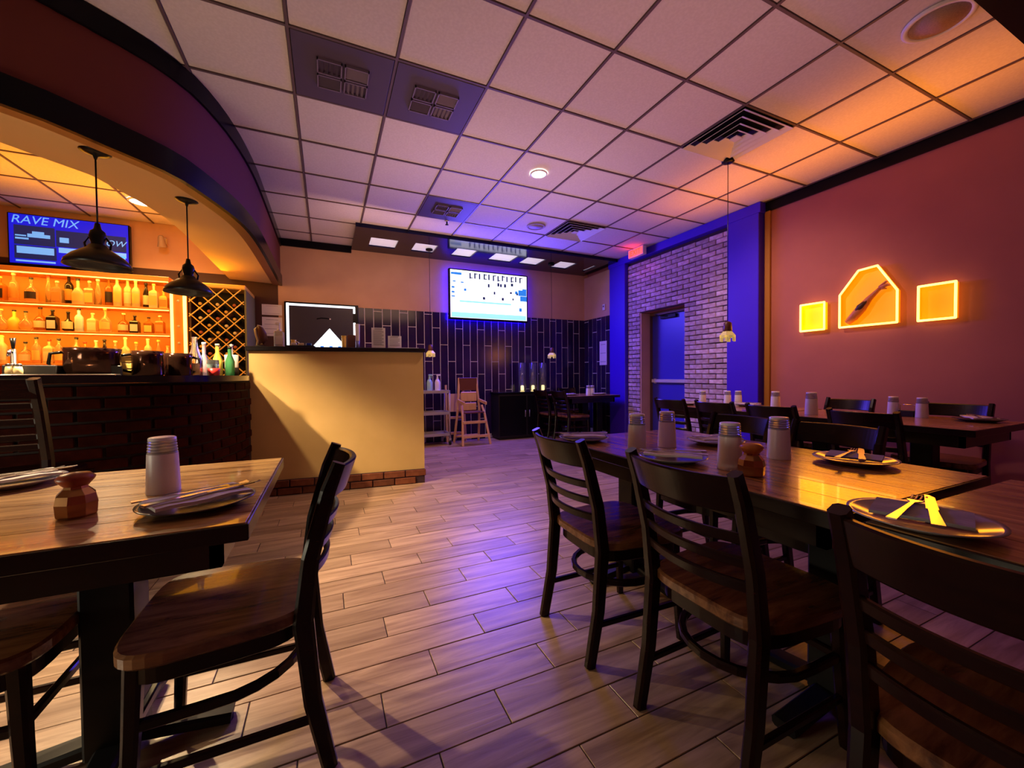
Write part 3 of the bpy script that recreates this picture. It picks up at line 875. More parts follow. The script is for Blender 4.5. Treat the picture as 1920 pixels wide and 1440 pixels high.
# ================================================================== PENDANT LAMPS
M_shadeblk = mat('shade_black', (0.006, 0.006, 0.006), 0.35)
def bar_pendant(loc, zb, label, watts, cone=2.3):
    x, y, zt = loc
    e = empty('pendant_lamp', label, 'lamp', (x, y, zt), 0, 'black pendant lamps over the bar')
    MB().lathe([(0.072, 0.01), (0.072, -0.008), (0.045, -0.02), (0.012, -0.03), (0.006, -0.05)], 24).build('canopy', M_lampdark, e)
    h = zb - zt
    MB().tube([(0, 0, -0.03), (0, 0, h + 0.22)], 0.0045, 8).build('cord', M_lampdark, e)
    MB().lathe([(0.012, h + 0.25), (0.018, h + 0.215), (0.034, h + 0.20), (0.040, h + 0.17), (0.030, h + 0.13), (0.036, h + 0.115)], 20).build('socket', M_lampdark, e)
    for s in (-1, 1):
        MB().tube([(s * 0.036, 0, h + 0.17), (s * 0.060, 0, h + 0.13), (s * 0.052, 0, h + 0.085)], 0.006, 6).build('bracket', M_lampdark, e)
    sh = MB().lathe([(0.040, h + 0.12), (0.052, h + 0.10), (0.075, h + 0.085), (0.115, h + 0.055), (0.145, h + 0.02), (0.152, h - 0.008),
                     (0.148, h - 0.008), (0.140, h + 0.018), (0.110, h + 0.050), (0.072, h + 0.078), (0.045, h + 0.09)], 36, cap=False)
    sh.build('shade', M_shadeblk, e)
    MB().lathe([(0.012, h + 0.085), (0.022, h + 0.07), (0.027, h + 0.05), (0.020, h + 0.032), (0.0, h + 0.026)], 16, cap=False).build('bulb', M_bulb, e)
    lamp('pendant_light', 'SPOT', (x, y, zb + 0.004), (1.0, 0.70, 0.38), watts, aim=(x, y, 0), spot=cone, blend=0.4, radius=0.02)
    return e
bar_pendant((-1.225, 3.22, ZS + 0.02), 1.775, 'black pendant lamp over the bar, nearer one before the blue television', 260, 2.34)
bar_pendant((-0.943, 3.82, ZS + 0.02), 1.755, 'black pendant lamp over the bar, farther one before the wine rack', 75)

M_creams = mat('pendant_cream', (0.80, 0.66, 0.25), 0.5, emit=(1.0, 0.75, 0.25), strength=0.25)
def cage_pendant(x, y, zt, zb, label):
    e = empty('hanging_lamp', label, 'lamp', (x, y, zt), 0, 'cord pendants with small house-shaped shades')
    MB().lathe([(0.055, 0.0), (0.055, -0.022), (0.03, -0.03)], 20).build('canopy', M_lampdark, e)
    h = zb - zt
    MB().tube([(0, 0, -0.02), (0, 0, h + 0.17)], 0.0035, 6).build('cord', M_lampdark, e)
    MB().lathe([(0.012, h + 0.19), (0.034, h + 0.175), (0.040, h + 0.10), (0.034, h + 0.085)], 12).build('socket', M_hcd, e)
    s_ = MB()
    for k in range(6):
        a0 = 2 * PI * k / 6
        M_ = Matrix.Rotation(a0, 4, 'Z')
        s_.add([(0.036, -0.019, 0.095 + h), (0.036, 0.019, 0.095 + h), (0.066, 0.036, 0.055 + h), (0.066, -0.036, 0.055 + h)], [(0, 1, 2, 3)], M_)
        s_.box(0.056, 0.064, -0.034, -0.018, h, h + 0.056, 0, M_); s_.box(0.056, 0.064, 0.018, 0.034, h, h + 0.056, 0, M_)
        s_.box(0.056, 0.064, -0.034, 0.034, h + 0.036, h + 0.056, 0, M_)
    s_.build('shade', M_creams, e)
    MB().lathe([(0.012, h + 0.09), (0.024, h + 0.06), (0.024, h + 0.03), (0.0, h + 0.01)], 12, cap=False).build('bulb', M_glass, e)
    return e
cage_pendant(3.453, 2.63, ZC, 1.405, 'cord pendant with cream house-shaped shade before the dark column')
cage_pendant(3.62, 6.2, TZ0, 1.40, 'cord pendant with cream shade hanging over the far alcove table')
cage_pendant(1.46, 6.2, TZ0, 1.40, 'cord pendant with small shade hanging right of the half wall')

# ================================================================== CHAIRS AND TABLES
def chair_proto(label, loc, rz, group):
    e = empty('dining_chair', label, 'chair', loc, rz, group)
    seat = []
    for k in range(40):
        a = 2 * PI * k / 40
        ca, sa = math.cos(a), math.sin(a)
        n_ = 4.6
        x = 0.222 * math.copysign(abs(ca) ** (2 / n_), ca); y = 0.215 * math.copysign(abs(sa) ** (2 / n_), sa)
        x *= 1.0 + 0.10 * (y / 0.215)
        seat.append((x, y))
    MB().prism(seat, 0.425, 0.462, 0.007).build('seat', M_seat, e)
    MB().prism([(x * 0.90, y * 0.90) for x, y in seat], 0.375, 0.426, 0.003).build('seat_apron', M_wood, e)
    for s in (-1, 1):
        MB().sweep([(s * .182, -.255, 0), (s * .181, -.215, .2), (s * .18, -.195, .43), (s * .18, -.215, .60), (s * .18, -.262, .78), (s * .18, -.292, .858)],
                   [.032, .034, .036, .034, .032, .030], [.040, .046, .052, .046, .040, .034]).build('rear_leg', M_wood, e)
        MB().sweep([(s * .195, .185, 0), (s * .185, .172, .25), (s * .18, .165, .425)], [.028, .034, .038], [.028, .034, .038]).build('front_leg', M_wood, e)
    def yb(z):
        P = [(.43, -.195), (.60, -.215), (.78, -.262), (.858, -.292)]
        for (z0, y0), (z1, y1) in zip(P, P[1:]):
            if z <= z1: return y0 + (y1 - y0) * (z - z0) / (z1 - z0)
        return P[-1][1]
    def arc(z0, z1, bow, t):
        n = 22; mb = MB(); vs = []
        for i in range(n + 1):
            x = -0.182 + 0.364 * i / n
            b = bow * (1 - (x / 0.182) ** 2)
            c = t * 0.25
            for (z, q) in ((z0, -t / 2 + c), (z0 + c, -t / 2), (z1 - c, -t / 2), (z1, -t / 2 + c), (z1, t / 2 - c), (z1 - c, t / 2), (z0 + c, t / 2), (z0, t / 2 - c)):
                vs.append((x, yb(z) - b + q, z))
        fs = []
        for i in range(n):
            for k in range(8):
                k2 = (k + 1) % 8
                fs.append((i * 8 + k, i * 8 + k2, (i + 1) * 8 + k2, (i + 1) * 8 + k))
        fs += [tuple(range(8)), tuple(n * 8 + k for k in range(7, -1, -1))]
        return mb.add(vs, fs)
    arc(0.752, 0.848, 0.052, 0.020).build('top_rail', M_wood, e)
    for z in (0.685, 0.620, 0.555):
        arc(z - 0.015, z + 0.015, 0.046, 0.016).build('slat', M_wood, e)
    hp = [(.183, .165, .27), (.18, .05, .27)]
    for k in range(1, 12):
        a = PI * k / 12
        hp.append((.18 * math.cos(a), 0.02 - .20 * math.sin(a), .27))
    hp += [(-.18, .05, .27), (-.183, .165, .27)]
    MB().sweep(hp, .026, .022, (0, 0, 1)).build('hoop_stretcher', M_wood, e)
    MB().sweep([(-.18, .168, .27), (.18, .168, .27)], .024, .018, (0, 0, 1)).build('front_stretcher', M_wood, e)
    for s in (-1, 1):
        MB().sweep([(s * .188, .178, .15), (s * .181, -.22, .15)], .022, .018, (0, 0, 1)).build('side_stretcher', M_wood, e)
    return e
E_, W_, N_ = -PI / 2, PI / 2, 0.0
GR = 'ladder-back chairs along the right row of tables'
ch = chair_proto('ladder-back chair standing free at the near corner of the right front table, farthest left', (1.14, 1.42, 0), E_ - 0.02, GR)
ALLC = [
 ((1.18, 0.845, 0), E_ + 0.02, 'ladder-back chair second along the right front table, before the jar and tumblers', GR),
 ((1.12, 0.235, 0), E_ + 0.03, 'darkest ladder-back chair at lower right corner, tucked under grey-napkin plate', GR),
 ((1.93, 1.11, 0), W_, 'ladder-back chair on the far side of right front table, behind the dark-shadowed plate', GR),
 ((1.93, 1.60, 0), W_, 'ladder-back chair on the far side of right front table, lit blue', GR),
 ((3.40, 3.02, 0), E_, 'first ladder-back chair of the wall row, below the blue door', 'ladder-back chairs along the wall row of tables'),
 ((3.40, 2.51, 0), E_, 'second ladder-back chair of the wall row, before the paired white tumblers', 'ladder-back chairs along the wall row of tables'),
 ((3.40, 2.01, 0), E_, 'third ladder-back chair of the wall row, below the dark column', 'ladder-back chairs along the wall row of tables'),
 ((3.40, 1.42, 0), E_, 'ladder-back chair before the nearest wall table, below the house-shaped neon', 'ladder-back chairs along the wall row of tables'),
 ((4.17, 2.12, 0), W_, 'ladder-back chair against right wall, below the small yellow neon frame', 'ladder-back chairs along the wall row of tables'),
 ((4.17, 1.41, 0), W_, 'ladder-back chair against right wall, below the square orange neon frame', 'ladder-back chairs along the wall row of tables'),
 ((3.62, 5.55, 0), E_ + 0.05, 'nearer ladder-back chair at the left side of alcove table', 'ladder-back chairs round the alcove table'),
 ((3.56, 6.04, 0), E_ + 0.05, 'farther ladder-back chair at the left side of alcove table', 'ladder-back chairs round the alcove table'),
 ((4.18, 6.32, 0), PI, 'ladder-back chair behind alcove table, close to the wall poster', 'ladder-back chairs round the alcove table'),
 ((-0.265, 1.42, 0), W_, 'ladder-back chair pulled up to right end of the left table, side view', 'ladder-back chairs at the left table'),
 ((-0.845, 1.53, 0), E_, 'ladder-back chair at left end of the left table, seat showing under tabletop', 'ladder-back chairs at the left table'),
]
for loc, rz, lab, g in ALLC: dup(ch, loc, rz, lab, g)

def table(label, x0, x1, y0, y1, peds, m, group, lengthwise=True):
    cx, cy = (x0 + x1) / 2, (y0 + y1) / 2
    e = empty('dining_table', label, 'table', (cx, cy, 0), 0, group)
    hx, hy = (x1 - x0) / 2, (y1 - y0) / 2
    n = 6
    if lengthwise:
        for k in range(n):
            a = -hx + 2 * hx * k / n
            MB().box(a + 0.0006, a + 2 * hx / n - 0.0006, -hy, hy, 0.722, 0.76, 0.0012).build('top_board', m, e)
    else:
        for k in range(n):
            a = -hy + 2 * hy * k / n
            MB().box(-hx, hx, a + 0.0006, a + 2 * hy / n - 0.0006, 0.722, 0.76, 0.0012).build('top_board', m, e)
    t = 0.006
    MB().box(-hx - t, hx + t, -hy - t, -hy, 0.718, 0.758, 0.002).box(-hx - t, hx + t, hy, hy + t, 0.718, 0.758, 0.002).box(-hx - t, -hx, -hy, hy, 0.718, 0.758, 0.002).box(hx, hx + t, -hy, hy, 0.718, 0.758, 0.002).build('edge_band', M_tedge, e)
    MB().box(-hx + .06, hx - .06, -hy + .06, -hy + .085, 0.64, 0.722).box(-hx + .06, hx - .06, hy - .085, hy - .06, 0.64, 0.722).box(-hx + .06, -hx + .085, -hy + .06, hy - .06, 0.64, 0.722).box(hx - .085, hx - .06, -hy + .06, hy - .06, 0.64, 0.722).build('apron', M_tedge, e)
    for (px, py) in peds:
        qx, qy = px - cx, py - cy
        MB().cbox(qx, qy, 0.36, 0.12, 0.12, 0.66, 0.008).cbox(qx, qy, 0.70, 0.36, 0.36, 0.02).build('pedestal', M_iron, e)
        f = MB()
        f.sweep([(qx - 0.28, qy, 0.02), (qx, qy, 0.055), (qx + 0.28, qy, 0.02)], .07, .035, (0, 1, 0))
        f.sweep([(qx, qy - 0.28, 0.02), (qx, qy, 0.055), (qx, qy + 0.28, 0.02)], .07, .035, (1, 0, 0))
        for a, b in ((-0.26, 0), (0.26, 0), (0, -0.26), (0, 0.26)):
            f.lathe([(0.022, 0.0), (0.022, 0.014)], 10, Matrix.Translation((qx + a, qy + b, 0)))
        f.build('foot', M_iron, e)
    return e
table('wooden table in left foreground with end grain edge lit blue', -1.02, -0.18, 1.12, 1.96, [(-0.575, 1.55)], M_top, None, False)
table('long wooden table in right foreground shining orange', 1.11, 1.95, 0.545, 1.87, [(1.53, 0.76), (1.53, 1.74)], M_topy, None)
table('dark wooden table at lower right corner under the grey-napkin plate', 1.11, 1.95, -0.80, 0.496, [(1.53, 0.13), (1.53, -0.58)], M_topy, None)
table('farther wooden table of the wall row, below the dark column', 3.40, 4.22, 2.24, 3.42, [(3.81, 2.51), (3.81, 3.10)], M_topy, None)
table('nearer wooden table of the wall row, below the neon signs', 3.39, 4.22, 1.0, 2.2, [(3.8, 1.36), (3.8, 1.995)], M_topy, None)
table('wooden table in the far alcove before the navy tiles', 3.50, 4.50, 5.45, 6.25, [(4.0, 5.795), (4.3, 5.795)], M_top, None, False)

# bar stool at the left edge
bs = empty('bar_stool', 'tall dark ladder-back bar stool at left edge before the bar', 'stool', (-1.34, 2.73, 0), 0)
MB().prism([(0.2 * math.copysign(abs(math.cos(a)) ** .6, math.cos(a)), 0.2 * math.copysign(abs(math.sin(a)) ** .6, math.sin(a))) for a in [2 * PI * k / 28 for k in range(28)]], .62, .66, .006).build('seat', M_wood, bs)
for s in (-1, 1):
    MB().sweep([(s * .19, -.24, 0), (s * .185, -.20, .45), (s * .18, -.19, .74), (s * .18, -.23, .95), (s * .18, -.27, 1.105)], .036, .045).build('rear_leg', M_wood, bs)
    MB().sweep([(s * .2, .2, 0), (s * .18, .16, .62)], .036, .036).build('front_leg', M_wood, bs)
    MB().sweep([(s * .192, .19, .25), (s * .188, -.21, .25)], .024, .018, (0, 0, 1)).build('side_stretcher', M_wood, bs)
MB().sweep([(-.19, .19, .3), (.19, .19, .3)], .024, .02, (0, 0, 1)).build('foot_rail', M_wood, bs)
MB().sweep([(-.19, -.265, 1.06), (0, -.30, 1.06), (.19, -.265, 1.06)], .09, .02, (0, 0, 1)).build('top_rail', M_wood, bs)
for z, y in ((.985, -.24), (.915, -.225), (.845, -.21), (.80, -.20)):
    MB().sweep([(-.19, y, z), (0, y - .03, z), (.19, y, z)], .028, .016, (0, 0, 1)).build('slat', M_wood, bs)

# ================================================================== TABLEWARE
ZT = 0.7605
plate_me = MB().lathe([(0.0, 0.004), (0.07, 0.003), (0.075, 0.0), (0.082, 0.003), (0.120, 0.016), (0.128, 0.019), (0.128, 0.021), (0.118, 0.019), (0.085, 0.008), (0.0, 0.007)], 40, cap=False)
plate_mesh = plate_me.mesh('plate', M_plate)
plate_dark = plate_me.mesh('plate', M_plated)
def wavy(lx, ly, t, m, amp=0.004):
    nx, ny = 8, 5
    vs, fs = [], []
    for z_ in (0, 1):
        for j in range(ny + 1):
            for i in range(nx + 1):
                x = -lx / 2 + lx * i / nx; y = -ly / 2 + ly * j / ny
                vs.append((x, y, (t if z_ else 0) + amp * (1 + math.sin(i * 1.3 + j * 0.9)) * 0.5))
    n1 = (nx + 1) * (ny + 1)
    for j in range(ny):
        for i in range(nx):
            a = j * (nx + 1) + i
            fs.append((a, a + nx + 1, a + nx + 2, a + 1))
            fs.append((n1 + a, n1 + a + 1, n1 + a + nx + 2, n1 + a + nx + 1))
    for i in range(nx):
        a = i; fs.append((a, a + 1, n1 + a + 1, n1 + a))
        a = ny * (nx + 1) + i; fs.append((a + 1, a, n1 + a, n1 + a + 1))
    for j in range(ny):
        a = j * (nx + 1); fs.append((a + nx + 1, a, n1 + a, n1 + a + nx + 1))
        a = j * (nx + 1) + nx; fs.append((a, a + nx + 1, n1 + a + nx + 1, n1 + a))
    return MB().add(vs, fs).mesh('napkin', m)
napkin_mesh = wavy(0.21, 0.12, 0.008, M_napk)
napkin_grey = wavy(0.13, 0.16, 0.007, M_napkg, 0.002)
# fork and knife as root mesh with a part each
def knife_parts():
    bl = MB().prism([(0.0, -0.008), (0.10, -0.009), (0.118, -0.002), (0.118, 0.004), (0.0, 0.008)], -0.001, 0.0012)
    hd_ = MB().prism([(-0.11, -0.008), (-0.02, -0.006), (0.0, -0.006), (0.0, 0.006), (-0.02, 0.006), (-0.11, 0.008)], -0.0025, 0.0025, 0.0006)
    return bl.mesh('knife_blade', M_steel), hd_.mesh('knife_handle', M_steel)
def fork_parts():
    hd_ = MB().prism([(-0.11, -0.007), (-0.02, -0.004), (0.045, -0.003), (0.06, -0.010), (0.066, -0.0115), (0.066, 0.0115), (0.06, 0.010), (0.045, 0.003), (-0.02, 0.004), (-0.11, 0.007)], -0.0012, 0.0012)
    t_ = MB()
    for y in (-0.0095, -0.0032, 0.0032, 0.0095):
        t_.sweep([(0.065, y, 0), (0.09, y, -0.002), (0.108, y, 0.002)], .0030, .002, (0, 1, 0))
    return hd_.mesh('fork_handle', M_steel), t_.mesh('fork_tines', M_steel)
KB, KH = knife_parts(); FH, FT = fork_parts()
def setting(x, y, rz, where, dark=False, grey=False, zt=ZT, far=False, nap_rot=0.0):
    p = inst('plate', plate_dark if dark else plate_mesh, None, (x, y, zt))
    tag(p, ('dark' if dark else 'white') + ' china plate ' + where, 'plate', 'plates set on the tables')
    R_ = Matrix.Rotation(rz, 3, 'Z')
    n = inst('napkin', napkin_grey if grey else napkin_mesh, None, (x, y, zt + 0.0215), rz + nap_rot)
    tag(n, ('grey' if grey else 'white') + ' folded napkin on the plate ' + where, 'napkin', 'folded napkins on plates')
    zc = zt + 0.0215 + (0.0125 if not grey else 0.0095)
    a = R_ @ Vector((0.01, -0.018, 0)); b = R_ @ Vector((0.0, 0.022, 0))
    k = empty('knife', 'steel table knife lying on the napkin ' + where, 'knife', (x + a.x, y + a.y, zc + 0.003), rz + 0.10, 'table knives on napkins')
    inst('blade', KB, k); inst('handle', KH, k); k.scale = (1.2, 1.3, 1.3)
    f = empty('fork', 'steel table fork lying on the napkin ' + where, 'fork', (x + b.x, y + b.y, zc + 0.003), rz - 0.12, 'table forks on napkins')
    inst('fork_handle', FH, f); inst('tines', FT, f); f.scale = (1.15, 1.25, 1.25)
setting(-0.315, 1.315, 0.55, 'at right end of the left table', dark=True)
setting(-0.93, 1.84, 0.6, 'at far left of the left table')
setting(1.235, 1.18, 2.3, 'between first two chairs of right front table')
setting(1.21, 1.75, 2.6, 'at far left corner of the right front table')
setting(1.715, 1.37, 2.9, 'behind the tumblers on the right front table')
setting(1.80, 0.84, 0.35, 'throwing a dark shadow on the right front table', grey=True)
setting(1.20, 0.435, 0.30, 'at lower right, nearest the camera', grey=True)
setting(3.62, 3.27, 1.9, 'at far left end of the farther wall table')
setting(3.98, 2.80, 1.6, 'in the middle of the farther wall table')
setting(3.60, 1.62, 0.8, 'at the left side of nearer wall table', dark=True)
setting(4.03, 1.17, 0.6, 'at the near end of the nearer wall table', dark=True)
setting(3.68, 5.72, 0.5, 'at left front of the alcove table')
setting(4.20, 5.62, 0.1, 'at right front of the alcove table')

tum_body = MB().lathe([(0.041, 0.0), (0.0415, 0.004), (0.037, 0.115), (0.0365, 0.118), (0.034, 0.118), (0.036, 0.112), (0.040, 0.004)], 28, cap=False)
tum_b = tum_body.mesh('tumbler', M_cup)
rd = MB()
for k in range(5):
    z0 = 0.114 + k * 0.0085
    r0 = 0.0368 - k * 0.0006
    rd.lathe([(r0 - 0.002, z0), (r0, z0 + 0.002), (r0, z0 + 0.0055), (r0 - 0.002, z0 + 0.0075)], 28, cap=True)
tum_r = rd.mesh('tumbler_ridges', M_cupr)
tum_f = MB().lathe([(0.0335, 0.156), (0.033, 0.163), (0.030, 0.165), (0.0, 0.164)], 28, cap=False).mesh('tumbler_base', M_cup)
def tumbler(x, y, where, s=1.0, zt=ZT):
    e = empty('tumbler', 'frosted tumblers stacked upside down ' + where, 'tumbler', (x, y, zt), random.uniform(0, 1), 'upturned frosted tumblers on the tables')
    inst('cup', tum_b, e, None, None, (s, s, s)); inst('rims', tum_r, e, None, None, (s, s, s)); inst('cup_base', tum_f, e, None, None, (s, s, s))
tumbler(-0.452, 1.534, 'in the middle of the left table', 1.0)
tumbler(1.251, 1.400, 'on the right front table, leftmost of four')
tumbler(1.45, 1.42, 'on the right front table, second from left')
tumbler(1.306, 0.985, 'on the right front table, left of the jar')
tumbler(1.639, 1.02, 'on the right front table, right of the jar')
tumbler(3.80, 3.20, 'on the farther wall table, below the door push bar', 0.92)
tumbler(3.98, 3.03, 'on the farther wall table, left of the close pair', 0.92)
tumbler(4.07, 2.97, 'on the farther wall table, right of the close pair', 0.92)
tumbler(3.93, 2.48, 'on the farther wall table, at its near end', 1.0)
tumbler(3.60, 1.98, 'on the nearer wall table, largest looking at its far end', 1.1)
tumbler(4.06, 1.64, 'on the nearer wall table, left one below the neon', 0.9)
tumbler(4.03, 1.46, 'on the nearer wall table, right one below the neon', 0.9)
tumbler(4.05, 5.72, 'on the alcove table, left of the pair', 0.95)
tumbler(4.12, 5.70, 'on the alcove table, right of the pair', 0.95)

def jar(x, y, label, lid):
    e = empty('spice_jar', label, 'jar', (x, y, ZT))
    MB().lathe([(0.034, 0.0), (0.039, 0.006), (0.041, 0.035), (0.037, 0.055), (0.024, 0.070), (0.022, 0.078)], 8, smooth=False).build('jar_body', M_brass, e)
    MB().lathe([(0.023, 0.076), (0.034, 0.090), (0.036, 0.096), (0.026, 0.106), (0.0, 0.110)], 24, cap=False).build('lid', lid, e)
jar(-0.572, 1.36, 'brown faceted jar with flared red lid on the left table', M_lid)
jar(1.279, 0.885, 'brown faceted jar with orange lid on the right front table', M_lido)
cd = empty('condiment_caddy', 'small dark wire caddy between two tumblers on the nearer wall table', 'caddy', (4.05, 1.55, ZT))
MB().box(-0.03, 0.03, -0.045, 0.045, 0, 0.045, 0.003).build('caddy_box', M_blackm, cd)
MB().tube([(0, -0.045, 0.04), (0, -0.045, 0.09), (0, 0.045, 0.09), (0, 0.045, 0.04)], 0.003, 6).build('caddy_handle', M_steel, cd)

# glass hurricane vases on the alcove table
vase = MB().lathe([(0.055, 0.0), (0.058, 0.004), (0.060, 0.34), (0.057, 0.34), (0.055, 0.008), (0.0, 0.008)], 28, cap=False).mesh('glass_vase', M_glass)
M_candle = mat('candle_wax', (0.85, 0.75, 0.45), 0.5, emit=(1.0, 0.75, 0.3), strength=2.0)
cw = MB().lathe([(0.03, 0.009), (0.03, 0.07), (0.0, 0.072)], 16, cap=False).mesh('candle', M_candle)
for (x, y, lab) in [(3.17, 6.48, 'clear glass vase on the dark sideboard, leftmost of three'), (3.39, 6.49, 'clear glass vase on the dark sideboard, middle of three'), (3.59, 6.48, 'clear glass vase on the dark sideboard, rightmost of three')]:
    v = tag(inst('glass_vase', vase, None, (x, y, 0.8155), None, (1.15, 1.15, 1.5)), lab, 'vase', 'clear glass vases on the sideboard')
    tag(inst('candle', cw, None, (x, y, 0.818)), lab.replace('clear glass vase', 'pale candle inside the glass vase'), 'candle', 'candles in the glass vases')
tag(MB().box(3.62, 3.74, 5.92, 6.06, ZT, ZT + 0.004).build('menu_sheet', M_paper), 'white menu sheet lying on the alcove table', 'menu')

# ================================================================== UTILITY CART, HIGH CHAIRS, CABINET
ca = empty('utility_cart', 'grey three-shelf utility cart beside the half wall end', 'cart', (1.52, 6.42, 0))
for z in (0.16, 0.50, 0.84):
    m = MB().box(-0.26, 0.26, -0.17, 0.17, z - 0.012, z, 0.004)
    m.box(-0.26, 0.26, -0.17, -0.155, z, z + 0.035).box(-0.26, 0.26, 0.155, 0.17, z, z + 0.035).box(-0.26, -0.245, -0.17, 0.17, z, z + 0.035).box(0.245, 0.26, -0.17, 0.17, z, z + 0.035)
    m.build('shelf', M_cart, ca)
for sx in (-1, 1):
    for sy in (-1, 1):
        p = MB().tube([(sx * 0.25, sy * 0.16, 0.10), (sx * 0.25, sy * 0.16, 0.875)], 0.011, 8).build('post', M_cart, ca)
        MB().lathe([(0.04, -0.013), (0.04, 0.013)], 16, Matrix.Translation((sx * 0.25, sy * 0.16, 0.041)) @ Matrix.Rotation(PI / 2, 4, 'Y')).build('wheel', M_blackm, ca)
        MB().box(sx * 0.25 - 0.02, sx * 0.25 + 0.02, sy * 0.16 - 0.012, sy * 0.16 + 0.012, 0.06, 0.11).build('caster_fork', M_cart, ca)
tray = tag(MB().box(1.44, 1.68, 6.34, 6.54, 0.842, 0.862, 0.004).build('tray', M_paper), 'white tray on the top shelf of the grey cart', 'tray')
def spray(x, y, z, label, m, trig, s=1.0):
    e = empty('pump_bottle' if not trig else 'spray_bottle', label, 'bottle', (x, y, z))
    MB().lathe([(0.034 * s, 0.0), (0.036 * s, 0.006), (0.036 * s, 0.11 * s), (0.026 * s, 0.14 * s), (0.013 * s, 0.155 * s)], 20).build('bottle_body', m, e)
    MB().lathe([(0.014 * s, 0.152 * s), (0.016 * s, 0.16 * s), (0.010 * s, 0.18 * s), (0.006 * s, 0.205 * s)], 12).build('collar', m if trig else M_paper, e)
    h = MB().box(-0.012 * s, 0.04 * s, -0.009 * s, 0.009 * s, 0.195 * s, 0.215 * s, 0.003)
    if trig: h.box(0.018 * s, 0.026 * s, -0.006 * s, 0.006 * s, 0.16 * s, 0.2 * s)
    h.build('nozzle', M_paper if not trig else m, e)
M_teal = mat('teal_plastic', (0.35, 0.62, 0.62), 0.35)
M_pale = mat('pale_plastic', (0.80, 0.76, 0.80), 0.3)
spray(1.49, 6.43, 0.862, 'pale teal bottle on the white tray of the cart', M_teal, True, 1.25)
spray(1.62, 6.43, 0.862, 'white pump bottle on the white tray of the cart', M_pale, False, 1.25)
tag(MB().box(1.35, 1.60, 6.32, 6.50, 0.502, 0.53, 0.005).build('folded_towel', M_napkg), 'folded dark towel on the middle shelf of the grey cart', 'towel')

def high_chair(label, loc, rz):
    e = empty('high_chair', label, 'high chair', loc, rz, 'wooden high chairs against the tile wall')
    for s in (-1, 1):
        MB().sweep([(s * .235, -.24, 0), (s * .19, -.12, .48), (s * .175, -.04, .62)], .036, .03).build('front_leg', M_hc, e)
        MB().sweep([(s * .22, .22, 0), (s * .19, .10, .55), (s * .15, .14, 1.07)], .036, .034).build('rear_leg', M_hc, e)
        MB().sweep([(s * .185, -.20, .66), (s * .185, .12, .70)], .05, .022, (0, 0, 1)).build('arm_rest', M_hc, e)
    MB().box(-.17, .17, -.16, .12, .50, .525, .004).build('seat', M_hcd, e)
    MB().sweep([(-.22, -.21, .14), (.22, -.21, .14)], .045, .02, (0, 0, 1)).build('foot_rail', M_hc, e)
    MB().sweep([(-.205, -.165, .36), (.205, -.165, .36)], .045, .02, (0, 0, 1)).build('foot_rest', M_hc, e)
    MB().box(-.155, .155, .115, .135, .86, 1.07, .004).build('headboard', M_hcd, e)
    MB().box(-.14, .14, .085, .105, .68, .84, .012).build('back_cushion', M_hc, e)
    MB().box(-.13, .13, .075, .095, .53, .66, .010).build('lower_cushion', M_hc, e)
    MB().sweep([(-.2, .2, .10), (.2, .2, .10)], .04, .02, (0, 0, 1)).build('rear_rail', M_hc, e)
    return e
hc = high_chair('pale wooden high chair with brown headboard, front one against tile wall', (2.13, 6.27, 0), 0.05)
fh = empty('folded_high_chair', 'pale folded high chair leaning on tile wall behind the front one', 'high chair', (1.965, 6.545, 0), 0.0)
for q in (-1, 1):
    MB().sweep([(q * .16, 0.0, 0), (q * .15, .10, .95)], .036, .028).build('leg', M_hc, fh)
    MB().sweep([(q * .12, -.02, 0.02), (q * .115, .065, .78)], .030, .022).build('leg', M_hc, fh)
for z in (.14, .40): MB().sweep([(-.15, z * .105 + .0, z), (.15, z * .105 + .0, z)], .045, .016, (0, 0, 1)).build('rail', M_hc, fh)
MB().sweep([(0, .045, .50), (0, .078, .80)], .24, .02).build('back_cushion', M_hc, fh)
cb = empty('sideboard', 'low dark sideboard under the navy tiles, carrying the glass vases', 'cabinet', (3.17, 6.48, 0))
MB().box(-.53, .53, -.17, .18, 0.04, .785, .006).build('body', M_blackm, cb)
MB().box(-.55, .55, -.19, .19, .785, .815, .006).build('top', M_black, cb)
MB().box(-.51, .51, -.15, .17, 0, .04).build('plinth', M_blackm, cb)
for q in (-1, 1):
    dd = MB().box(q * .265 - .25, q * .265 + .25, -.184, -.17, .07, .75, .004).build('door', M_black, cb)
    MB().tube([(q * .04, -.20, .38), (q * .04, -.20, .50)], .006, 6).box(q * .04 - .004, q * .04 + .004, -.2, -.184, .385, .395).build('handle', M_cart, dd)

# papers and switches on the walls
def sheet(name, label, cat, loc, w_, h_, facing, lines=8, head=True):
    e = empty(name, label, cat, loc)
    M_ = Matrix.Identity(4) if facing == 's' else Matrix.Rotation(-PI / 2, 4, 'Z')
    MB().box(-w_ / 2, w_ / 2, -0.004, 0.0, -h_ / 2, h_ / 2, 0, M_).build('paper', M_paper, e)
    ln = MB()
    for k in range(lines):
        z = h_ * 0.36 - k * h_ * 0.72 / max(lines - 1, 1)
        a = w_ * (0.38 if k % 3 else 0.30)
        ln.box(-a, a, -0.0048, -0.0042, z - h_ * 0.008, z + h_ * 0.008, 0, M_)
    ln.build('print', M_ink, e)
    return e
sheet('wall_notice', 'white poster on the navy tiled side wall of the alcove', 'poster', (4.642, 6.08, 1.50), 0.21, 0.44, 'w', 3)
ts_ = empty('thermostat', 'small white thermostat on the tan side wall of the alcove', 'thermostat', (4.66, 6.06, 2.34))
MB().box(-0.025, 0, -0.035, 0.035, -0.055, 0.055, 0.005).build('case', M_paper, ts_)
MB().box(-0.028, -0.024, -0.02, 0.02, 0.0, 0.03).build('display', M_ink, ts_)
